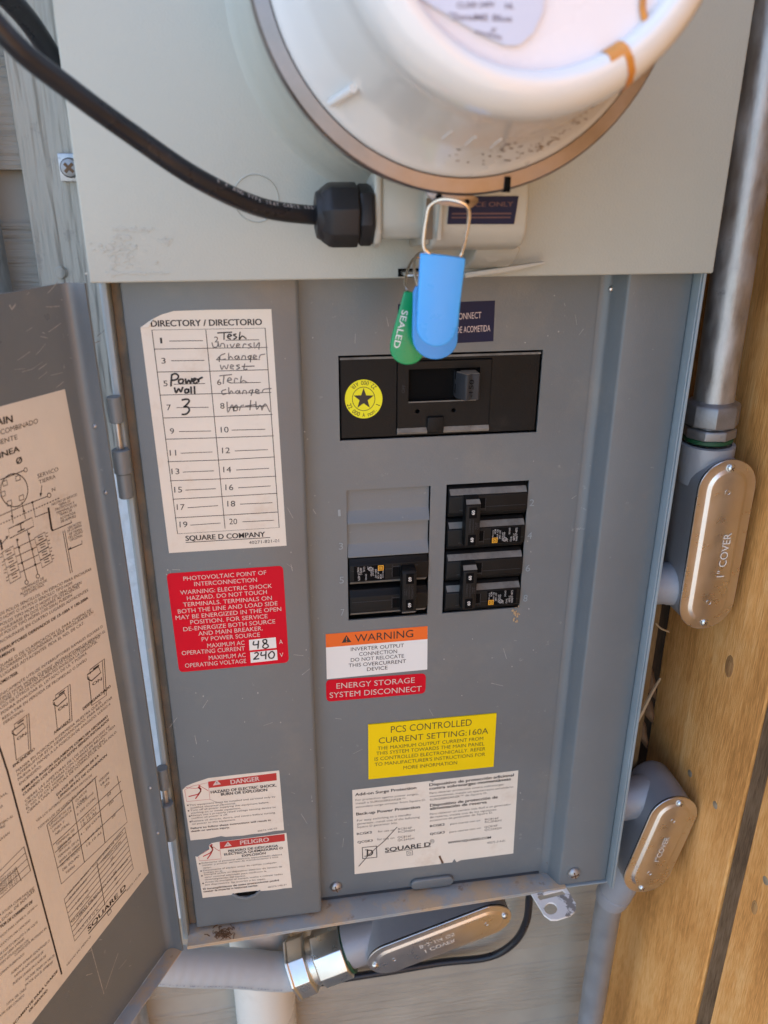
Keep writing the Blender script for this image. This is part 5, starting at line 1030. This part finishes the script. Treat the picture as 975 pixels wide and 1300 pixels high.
# lower right, leaning
lt, lb2 = U(865, 1011, .5), U(811, 1131, .5); L2 = (lt-lb2).length
cb2, F2 = conduit_body('leaning grey conduit body at the lower right corner of the panel', (lt+lb2)/2, (lt-lb2), (.0, -1, 0), L2, 1.76, 2.1, 1, .7, 0,
    [('1"COVER', .05, -.1, 90, .28)], side=[((-.35, L2/2-1.0, -1.15), (-1, .0, -.1), .70, 1.35)])
bt_ = (lt+lb2)/2 - (lt-lb2).normalized()*(L2/2-.5) + V((0, .85, 0))
kn = U(774, 1143, -.9)
MB().axis(bt_, (kn-bt_), [(.62, 0), (.62, (kn-bt_).length-.25), (.58, (kn-bt_).length-.1)], n=32).build('hub', 'cast', cb2, smooth=40)
MB().axis(bt_ + (kn-bt_)*.72, (kn-bt_), [(.60, 0), (.63, .03), (.63, .12), (.60, .15)], n=32).build('collar', 'cast', cb2, smooth=40)
tag(MB().tube(smooth_path([bt_ + (kn-bt_)*.8, kn, U(764, 1200, -1.3), U(750, 1290, -1.6), U(735, 1400, -1.8), U(690, 1700, -2.0)], 6), .50, 32).build('grey_conduit', mat('matt_galvanised_conduit', (.31, .315, .325), .45, .5, var=.12, vs=30, bump=.3, bs=400, dirt=((.3, .26, .2), .62, .8, 40, .4)), None, smooth=60, origin=kn), 'thin grey conduit running down beside the fence', 'conduit')
# bottom, lying across under the panel
ba, bb = U(468, 1226, .05), U(648, 1157, .05); L3 = (ba-bb).length
cb3, F3 = conduit_body('conduit body lying under the panel with an orange reflecting cover plate', (ba+bb)/2, (ba-bb), (.34, -1, -.04), L3, 1.74, 1.95, 1, .82, 1.6,
    [('B-2-1/4 GS', -.16, .1, -90, .30), ('1 COVER', .20, .1, -90, .30)])
bax = (ba-bb).normalized(); hubend = (ba+bb)/2 + bax*(L3/2-1.74*.55+1.6) + V((0, 1.95*.52, 0))
fx = thing('liquidtight_connector', 'shiny hexagonal connector joining the grey flexible conduit under the panel', 'conduit fitting', hubend)
MB().axis(hubend, bax, [(.87, -.04), (.88, .0), (.88, .05), (.86, .06)], n=32).build('sealing_ring', 'green_ring', fx, smooth=40)
MB().axis(hubend+bax*.06, bax, [(.90, 0), (1.00, .05), (1.00, 1.08), (.93, 1.14)], n=8, phase=.1).build('hex_body', 'shiny', fx, bevel=.025)
MB().axis(hubend+bax*1.2, bax, [(.84, 0), (.84, .25)], n=32).build('thread_neck', 'shiny', fx, smooth=40)
MB().axis(hubend+bax*1.42, bax, [(.98, 0), (1.06, .06), (1.06, .62), (1.10, .66), (1.10, .74), (.95, .78), (.8, .78)], n=8, phase=.3).build('gland_nut', 'shiny', fx, bevel=.025)
fs = hubend+bax*1.9
flx = thing('flexible_conduit', 'pale grey flexible conduit curving in from behind the open door', 'conduit', fs)
fpath = smooth_path([fs-bax*.2, fs+bax*.5+V((0, -.08, .06)), U(300, 1229, -.70), U(240, 1227, -.45), U(185, 1221, -.2), U(110, 1200, .1), U(20, 1150, .4)], 40)
MB().tube(fpath, lambda t: .655 + .0035*math.sin(t*150), 28).build('jacket', 'flex', flx, smooth=60)
mbp = MB(); seg = [p for p in fpath]; Ls = [0]
for a, b in zip(seg, seg[1:]): Ls.append(Ls[-1]+(b-a).length)
s_ = 'LIQUID TIGHT 1-1/4 WET-LOCATIONS CABLE TRAY USE'
for i, ch in enumerate(s_):
    if ch == ' ': continue
    t = .9 + .125*(len(s_)-i)
    for k in range(len(Ls)-1):
        if Ls[k] <= t <= Ls[k+1]:
            a, b = seg[k], seg[k+1]; p = a + (b-a)*((t-Ls[k])/(Ls[k+1]-Ls[k])); e1 = (a-b).normalized(); vn = (CAM - p).normalized(); e2 = vn.cross(e1).normalized(); vn = e1.cross(e2)
            nn = vn*.42 - e2*.91; tt = e2*.42 + vn*.91
            vs, f_ = glyphs(ch, False); mbp.add([p + nn*.662 + e1*(v[0]*.15) + tt*(v[1]*.12) for v in vs], f_)
mbp.build('jacket_print', 'ink_blue', flx, smooth=0)
# cream pipe, thin black cable, left conduit
tag(MB().axis((-1.18, 2.72, -60), (0, 0, 1), [(1.2, 0), (1.2, 35.2), (1.2, 37.2)], n=48).build('pvc_pipe', 'pvc', None, smooth=60, origin=(-1.18, 2.72, -60)), 'thick cream plastic pipe rising into the bottom of the panel', 'pipe')
tag(MB().axis((-2.35, 3.2, -29.4), (0, -1, 0), [(.5, 0), (.5, .5), (.4, .6)], n=24).build('black_pipe_clamp', 'gasket', None, origin=(-2.35, 3.2, -29.4)), 'black round clamp beside the cream pipe behind the flexible conduit', 'clamp')
kc = MB().tube(smooth_path([U(676, 1105, -2.6), U(672, 1140, -2.6), U(668, 1170, -2.7), U(652, 1197, -2.9), U(620, 1215, -3.1), U(560, 1222, -3.3), U(500, 1232, -3.3), U(430, 1243, -3.3), U(380, 1252, -3.3), U(300, 1262, -3.3)], 8), .155, 14)
kt = thing('thin_black_cable', 'thin black cable looping out from under the panel along the siding', 'cable', U(672, 1140, -2.6)); kc.build('cable_jacket', 'cable', kt, smooth=60)
q = U(556, 1224, -3.1); MB().box(q.x-.17, q.x+.17, 2.9, 3.5, q.z-.32, q.z+.26).build('cable_staple', 'gland', kt, bevel=.05)
for o in bpy.data.objects:
    if o.name == 'cable_staple':
        for v in o.data.vertices: v.co.y *= 1
tag(MB().tube([(-7.15, 3.0, 30), (-6.95, 3.0, -4), (-6.5, 3.0, -30), (-6.4, 3.0, -58)], .62, 32).build('left_conduit', 'galv', None, smooth=60, origin=(-6.4, 3, -58)), 'grey conduit at the far left edge behind the open door', 'conduit')
# dry straw and leaves in the gap between panel and fence
z = crop(790, 780, 5.909)
sw = MB()
sw.tube(smooth_path([U(*z(75, 880), -.6), U(*z(150, 730), -.7), U(*z(215, 600), -.9), U(*z(285, 480), -1.2)], 6), lambda t: .07*(1-.6*abs(t-.4)), 6)
sw.tube([U(*z(120, 800), -.65), U(*z(200, 640), -.8), U(*z(265, 520), -1.1)], .03, 5)
tag(sw.build('straw_stalk', 'straw', None, origin=U(*z(150, 730), -.7)), 'dry split straw stalk wedged between the panel and the fence', 'straw')
s3 = MB().tube(smooth_path([U(*z(252, 68), -1), U(*z(290, 105), -1), U(*z(350, 130), -1.1)], 5), .03, 5)
tag(s3.build('straw_stalk', 'straw', None, origin=U(*z(290, 105), -1)), 'short curved straw under the upper conduit body', 'straw')
for (cx, cy, sx, sy, dd, lab) in ((235, 520, 45, 110, -2.2, 'brown dead leaf behind the straw stalk'), (215, 730, 55, 70, -2.6, 'pale dead leaf below the straw stalk'), (170, 900, 45, 80, -2.2, 'curled brown leaf just above the lower conduit body')):
    rr = random.Random(cx); o0 = U(*z(cx, cy), dd); mb = MB(); n = 7; pts = []
    for i in range(n):
        for j in range(5):
            u, v = (i/(n-1)*2-1), (j/4*2-1); ww = math.sqrt(max(0, 1-u*u))*.9+.05
            q = wall_plane(dd).at(z(cx+sx*v*ww, cy+sy*u)); pts.append(q + V((0, .35*v*v - .2*u + rr.uniform(-.05, .05), rr.uniform(-.05, .05))))
    mb.add(pts, [(5*i+j, 5*i+j+1, 5*i+j+6, 5*i+j+5) for i in range(n-1) for j in range(4)])
    tag(mb.build('dead_leaf', 'leaf', None, smooth=60, origin=o0), lab, 'leaf')
tag(MB().sphere(U(877, 492, -2.2), .5, (.7, .6, 1.6), 16).build('red_wire_cap', mat('dull_red_plastic', (.12, .02, .012), .6), None, origin=U(877, 492, -2.2)), 'dull dark red plug in the shadow left of the conduit fitting', 'plug')

for o in bpy.data.objects:
    if 'o_in' in o: del o['o_in']
